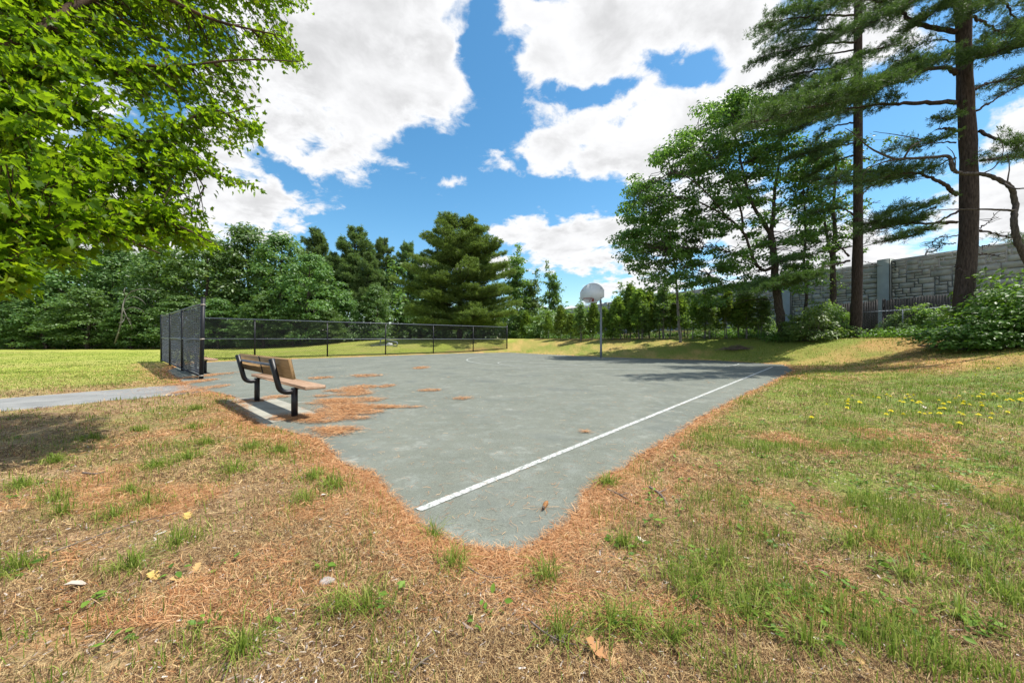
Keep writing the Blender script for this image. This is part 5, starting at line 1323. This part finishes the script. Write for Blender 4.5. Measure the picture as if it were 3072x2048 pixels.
for q in range(400):
    px = r.uniform(1850, 2352); lo = 908 + (2352 - px) * .03; py = lo + abs(r.normal(0, 26)) + (0 if r.random() > .15 else 30)
    if r.random() > .18 + .82 * smooth(1850, 2100, px): continue
    spots.append((px, py))
spots = spots[:72] + [(1850, 868), (1835, 880), (2240, 870), (2295, 855), (2160, 865)]
for px, py in spots:
    c = ground_pick(px * K, py * K); o = d0 if k == 0 else dup(d0, (0, 0, 0)); k += 1
    o.location = c; o.rotation_euler = (r.normal(0, .18), r.normal(0, .18), r.uniform(0, 6.28)); s = r.uniform(.8, 1.25); o.scale = (s, s, s)

# ------------------------------------------------------------------ single fallen leaves, sticks, a cone and a stone
def leaf_thing(px, py, size, mat, label, T=TO, curl=.5, tilt=.3, rz=0.0, fold=0.0):
    c = ground_pick(px * K, py * K); V, fs = T; V = V.copy(); V[:, 1] -= .5
    V[:, 2] += curl * (V[:, 1] ** 2) + fold * np.abs(V[:, 0]) * 1.2 + .03 * np.sin(V[:, 1] * 9)
    R = Rz(rz) @ Rx(tilt); P = (V * size * .62) @ R.T; P[:, 2] -= P[:, 2].min() - .004
    bmx = MB(); n = len(P); bmx.add(P, fs[0]); bmx.f += [f for f in fs[1:]]
    P2 = P + [0, 0, .0015]; n0 = bmx.n; bmx.v.append(P2); bmx.n += n; bmx.f += [f[:, ::-1] + n0 for f in fs]
    o = bmx.build('fallen_leaf', mat); o.location = c; return tag(o, label, 'leaf', 'fallen leaves on the dry soil')
leaf_thing(430, 1190, .11, M['yellowleaf'], 'crumpled yellow leaf beside the long thin twig', TO, .8, .2, .8, .5)
leaf_thing(350, 1330, .10, M['yellowleaf'], 'folded yellow leaf just left of the flat tan oak leaf', TO, .6, .25, 1.3, .6)
leaf_thing(410, 1337, .11, M['dryleaf'], 'flat tan lobed oak leaf lying below a smaller tan leaf', TO, .3, .25, 2.1, .1)
leaf_thing(452, 1310, .085, M['dryleaf'], 'small tan lobed leaf standing above the flat oak leaf', TO, .4, .35, .3, .3)
leaf_thing(395, 1300, .075, M['dryleaf'], 'faint flat tan leaf between the two tan oak leaves', TL, .2, .1, 1.8)
leaf_thing(172, 1355, .12, M['greyleaf'], 'grey curled leaf nearest the lower left of the picture', TL, .4, .5, 2.4, .5)
leaf_thing(1472, 1243, .09, M['paleleaf'], 'pale whitish lobed leaf right of the court corner', TO, .2, .2, 1.2)
leaf_thing(1365, 1500, .13, M['brownleaf'], 'large curled brown leaf beside the forked twig', TO, 1.0, .3, .9, .8)
leaf_thing(1305, 1237, .07, M['yellowleaf'], 'small yellow brown leaf in the needles by the court corner', TO, .6, .3, 2.0, .3)
leaf_thing(1270, 1480, .06, M['greyleaf'], 'narrow grey leaf scrap above the big curled brown leaf', TL, .3, .2, .5)
leaf_thing(1890, 1480, .09, M['paleleaf'], 'pale tan leaf scrap alone at the lower right', TL, .3, .2, .9)
leaf_thing(1975, 1522, .075, M['dryleaf'], 'tan leaf low in the right corner beside wood chips', TL, .3, .2, 2.6)
leaf_thing(1715, 1285, .06, M['paleleaf'], 'small pale leaf in the green grass right of the weeds', TO, .3, .2, 1.9)
leaf_thing(2125, 940, .16, M['paleleaf'], 'white scrap like leaf below the yellow dandelions', TO, .4, .3, .4, .4)
leaf_thing(745, 1142, .09, M['paleleaf'], 'pale twisted leaf in the grass tuft left of the white line', TL, .5, .4, 2.6, .5)
leaf_thing(1750, 940, .10, M['brownleaf'], 'dark brown leaf on the grass beyond the court edge', TO, .6, .4, 1.2, .5)
def stick(label, pts, r0, sub=(), mat='twig', name='fallen_twig', cat='twig', lift=.006):
    P = [ground_pick(x * K, y * K) + [0, 0, lift + q] for x, y, q in pts]; o0 = P[0]
    t = MB(); t.tube(spline(np.array(P) - o0, 8 * len(P)), np.linspace(r0, r0 * .45, 8 * len(P)), 7)
    for s_ in sub: S = [ground_pick(x * K, y * K) + [0, 0, lift + q] for x, y, q in s_]; t.tube(spline(np.array(S) - o0, 6 * len(S)), np.linspace(r0 * .6, r0 * .25, 6 * len(S)), 6)
    o = t.build(name, M[mat], None, True); o.location = o0; return tag(o, label, cat, 'twigs fallen on the soil')
stick('dark thin twig just off the right side of the court', [(1395, 1128, .01), (1425, 1142, .01), (1455, 1155, 0), (1478, 1163, 0)], .006, [[(1425, 1142, .01), (1445, 1140, .02)]])
stick('thick dark bark stick right of the thin court side twig', [(1492, 1123, .008), (1512, 1137, .012), (1525, 1150, .006), (1535, 1165, 0)], .010, [[(1512, 1137, .01), (1530, 1132, .02)]])
stick('thin curved twig below the near corner of the court', [(1075, 1312, .015), (1100, 1325, .008), (1140, 1333, .006), (1195, 1332, .004)], .0035, [[(1140, 1333, .006), (1165, 1328, .01)]])
stick('long thin twig beside the crumpled yellow leaf', [(120, 1275, .01), (200, 1245, .008), (300, 1210, .008), (410, 1183, .01)], .004)
stick('forked pale twig beside the big curled brown leaf', [(1220, 1440, .015), (1250, 1468, .02), (1290, 1485, .012), (1330, 1488, .004)], .0035, [[(1290, 1485, .012), (1320, 1460, .03), (1345, 1430, .03)], [(1270, 1476, .015), (1290, 1468, .015)]])
stick('broken pale stick at the bottom edge', [(945, 1550, .006), (965, 1535, .012), (1000, 1515, .02)], .0045, [[(965, 1535, .012), (990, 1532, .004)]])
stick('small dark twig in the grass under the maple shade', [(190, 1090, .01), (220, 1094, .015), (240, 1088, .01)], .008)
stick('dark stick lying far off before the stockade fence', [(2110, 795, .02), (2150, 797, .03), (2190, 796, .01)], .035)
# pine cone with a few needles on the court
c = ground_pick(1253 * K, 1168 * K); t = thing('pine_cone', 'single brown pine cone with needles lying on the near court', 'pine cone', (c[0], c[1], .014), 1.2)
b = MB()
for k in range(60):
    f = k / 60; a = k * 2.4; rad = .013 * math.sin(math.pi * min(.97, .12 + f * .85)); x_ = (f - .5) * .10
    d = np.array([.5, math.cos(a), math.sin(a)]); p = np.array([x_, rad * .35 * math.cos(a), .014 + rad * .35 * math.sin(a)]); e = p + d * rad * .8
    s = np.array([0, -math.sin(a), math.cos(a)]) * .006
    b.add([p - s, p + s, e + s * .7, e - s * .7, p + [.006, 0, 0]], [[0, 1, 2, 3], [3, 2, 4]])
b.build('scales', M['brownleaf'], t); b = MB(); b.tube([(-.055, 0, .014), (.05, 0, .014)], [.008, .004], 8); b.build('core', M['twig'], t, True)
b = MB(); flats(b, np.zeros(14) - .02, np.zeros(14), np.zeros(14), np.full(14, .09), np.full(14, .0018), r, .1); b.build('needles', GN, t)
c = ground_pick(752 * K, 1338 * K); mbr = MB()
th_, ph_ = np.meshgrid(np.linspace(0, 2*np.pi, 15)[:-1], np.linspace(0.05, np.pi - .05, 9)); v = np.c_[(np.cos(th_)*np.sin(ph_)).ravel(), (np.sin(th_)*np.sin(ph_)).ravel(), np.cos(ph_).ravel()]
v *= .8; v[:, 2] *= .7; v *= (1 + .16 * np.sin(v[:, :1] * 4) * np.cos(v[:, 1:2] * 5)) * [.042, .03, .022]; i = np.arange(14); j = (i + 1) % 14
mbr.add(v, np.concatenate([np.stack([k*14+i, k*14+j, (k+1)*14+j, (k+1)*14+i], 1) for k in range(8)])); o = mbr.build('stone', M['rock'], None, True); o.location = c + [0, 0, .008]
tag(o, 'pale half buried stone in the needles left of the grass tuft', 'stone')
# heap of dry brush on the grass beyond the court
c = ground_pick(2215, 1048); b = MB()
for k in range(170):
    a = r.uniform(0, 6.28); q = r.random() ** .6; p = np.array([r.normal() * .42, r.normal() * .25, 0]); h_ = .20 * math.exp(-(p[0] / .5) ** 2 - (p[1] / .3) ** 2)
    d = np.array([math.cos(a), math.sin(a) * .6, r.normal() * .15]) * r.uniform(.12, .4); p[2] = h_ * r.random() + .02
    b.tube(wob(p - d, p + d, .06, r, 4), taper(.012, .004, 4), 4, False)
o = b.build('brush_heap', M['twig']); o.location = c; tag(o, 'low heap of dry brown twigs on the grass beyond the court', 'brush heap')
# ------------------------------------------------------------------ sky with broken cumulus, sun, camera
SUN = np.array([.42, .06, .90]); SUN = SUN / np.linalg.norm(SUN)
elev = math.asin(SUN[2]); az = math.atan2(SUN[0], SUN[1])
w = bpy.data.worlds.new('World'); SC.world = w; w.use_nodes = True; w.node_tree.nodes.clear(); t = NT(w.node_tree)
sky = t.n('ShaderNodeTexSky', {'sky_type': 'NISHITA', 'sun_disc': False, 'sun_elevation': elev, 'sun_rotation': az, 'air_density': 1.0, 'dust_density': .4, 'ozone_density': 2.0})
blue = t.n('ShaderNodeHueSaturation', None, Hue=.487, Saturation=1.26, Value=SKYV, Color=sky.outputs[0]).outputs[0]
D = t.n('ShaderNodeTexCoord').outputs['Generated']
sp = t.n('ShaderNodeSeparateXYZ', None, Vector=D); dx, dy, dz = sp.outputs
yy = t.math('MAXIMUM', t.math('ABSOLUTE', dy), .02)
gp = t.n('ShaderNodeCombineXYZ', None, X=t.math('DIVIDE', dx, yy), Y=t.math('DIVIDE', dz, yy), Z=0.0).outputs[0]   # where each cloud stands in the sky
gp = t.n('ShaderNodeVectorMath', {'operation': 'MULTIPLY_ADD'}, i0=t.n('ShaderNodeVectorMath', {'operation': 'SUBTRACT'}, i0=t.n('ShaderNodeTexNoise', None, Vector=gp, Scale=5.0, Detail=5.0, Roughness=.6).outputs['Color'], i1=(.5, .5, .5)).outputs[0], i1=(.16, .16, 0), i2=gp).outputs[0]
zz = t.math('ADD', t.math('MAXIMUM', dz, 0.0), .22)
lay = t.n('ShaderNodeCombineXYZ', None, X=t.math('DIVIDE', dx, zz), Y=t.math('DIVIDE', dy, zz), Z=.3).outputs[0]   # flat cloud layer for the billows
n1 = t.noise(lay, 2.6, 8, .58, .25); n2 = t.noise(lay, 9.0, 8, .62, .3); n3 = t.noise(lay, 1.1, 3, .5)
# clouds: centre and half axes in pixels of the photograph's sky, tilt in degrees
BL = CLOUDS
cov = None
for cx, cy, rx, ry, tl in BL:
    mp = t.n('ShaderNodeMapping', {'vector_type': 'TEXTURE'}, Vector=gp, Location=((cx - CX) / F, (HY - cy) / F, 0), Rotation=(0, 0, math.radians(tl)), Scale=(rx / F, ry / F, 1)).outputs[0]
    ln = t.n('ShaderNodeVectorMath', {'operation': 'LENGTH'}, i0=mp).outputs['Value']
    s = t.math('MULTIPLY', t.math('SUBTRACT', 1.0, ln), min(1.0, min(rx, ry) / 130 + .45))
    cov = s if cov is None else t.math('SMOOTH_MAX', cov, s, .08)
for cx, cy, rx, ry, tl in HOLES:
    mp = t.n('ShaderNodeMapping', {'vector_type': 'TEXTURE'}, Vector=gp, Location=((cx - CX) / F, (HY - cy) / F, 0), Rotation=(0, 0, math.radians(tl)), Scale=(rx / F, ry / F, 1)).outputs[0]
    ln = t.n('ShaderNodeVectorMath', {'operation': 'LENGTH'}, i0=mp).outputs['Value']
    cov = t.math('SMOOTH_MIN', cov, t.math('MULTIPLY_ADD', ln, .55 * min(1.0, min(rx, ry) / 90 + .35), -.70 * min(1.0, min(rx, ry) / 90 + .45)), .12)
# elsewhere (behind and overhead) the same broken cloud
away = t.mrange(dy, .12, .02)
cov = t.math('MAXIMUM', cov, t.math('MULTIPLY_ADD', t.math('SUBTRACT', n3, .46), 3.0, t.math('MULTIPLY_ADD', away, 2.0, -2.0)))
f = t.math('ADD', cov, t.math('MULTIPLY_ADD', n1, 1.3, -.65)); f = t.math('ADD', f, t.math('MULTIPLY_ADD', n2, 1.5, -.75))
alpha = t.mrange(f, -.06, .34)
# thick middles are a little greyer than the sunlit rims
grey = t.mrange(f, .2, .8); bill = t.noise(lay, 3.6, 6, .6, .4)
cb = t.math('SUBTRACT', CLOUDV, t.math('MULTIPLY', grey, t.mrange(bill, .28, .68, .34 * CLOUDV, .0)))
cc = t.n('ShaderNodeCombineColor', None, Red=cb, Green=t.math('MULTIPLY', cb, 1.005), Blue=t.math('MULTIPLY', cb, 1.02)).outputs[0]
col = t.mix(alpha, blue, cc)
bg = t.n('ShaderNodeBackground', None, Color=col, Strength=.1); t.link(bg.outputs[0], t.n('ShaderNodeOutputWorld').inputs[0])
w.cycles.sampling_method = 'MANUAL'; w.cycles.sample_map_resolution = 512
ld = bpy.data.lights.new('sun', 'SUN'); ld.energy = SUNE; ld.angle = math.radians(.5); ld.color = (1, .95, .86)
lo = bpy.data.objects.new('sun', ld); COL.objects.link(lo); lo.rotation_euler = Vector(tuple(SUN)).to_track_quat('Z', 'Y').to_euler()
cam = bpy.data.cameras.new('camera'); co = bpy.data.objects.new('camera', cam); COL.objects.link(co)
co.location = (0, 0, EYE); co.rotation_euler = (math.radians(90), 0, 0); cam.sensor_width = 36; cam.lens = 36 * F / 3072; cam.shift_y = (HY - 1024) / 3072
cam.clip_start = .05; cam.clip_end = 9000; SC.camera = co
SC.view_settings.view_transform = 'Standard'; SC.view_settings.look = 'None'; SC.view_settings.exposure = EXPO; SC.view_settings.gamma = 1.0
SC.cycles.max_bounces = 6; SC.cycles.diffuse_bounces = 3; SC.cycles.transmission_bounces = 4; SC.cycles.use_denoising = True
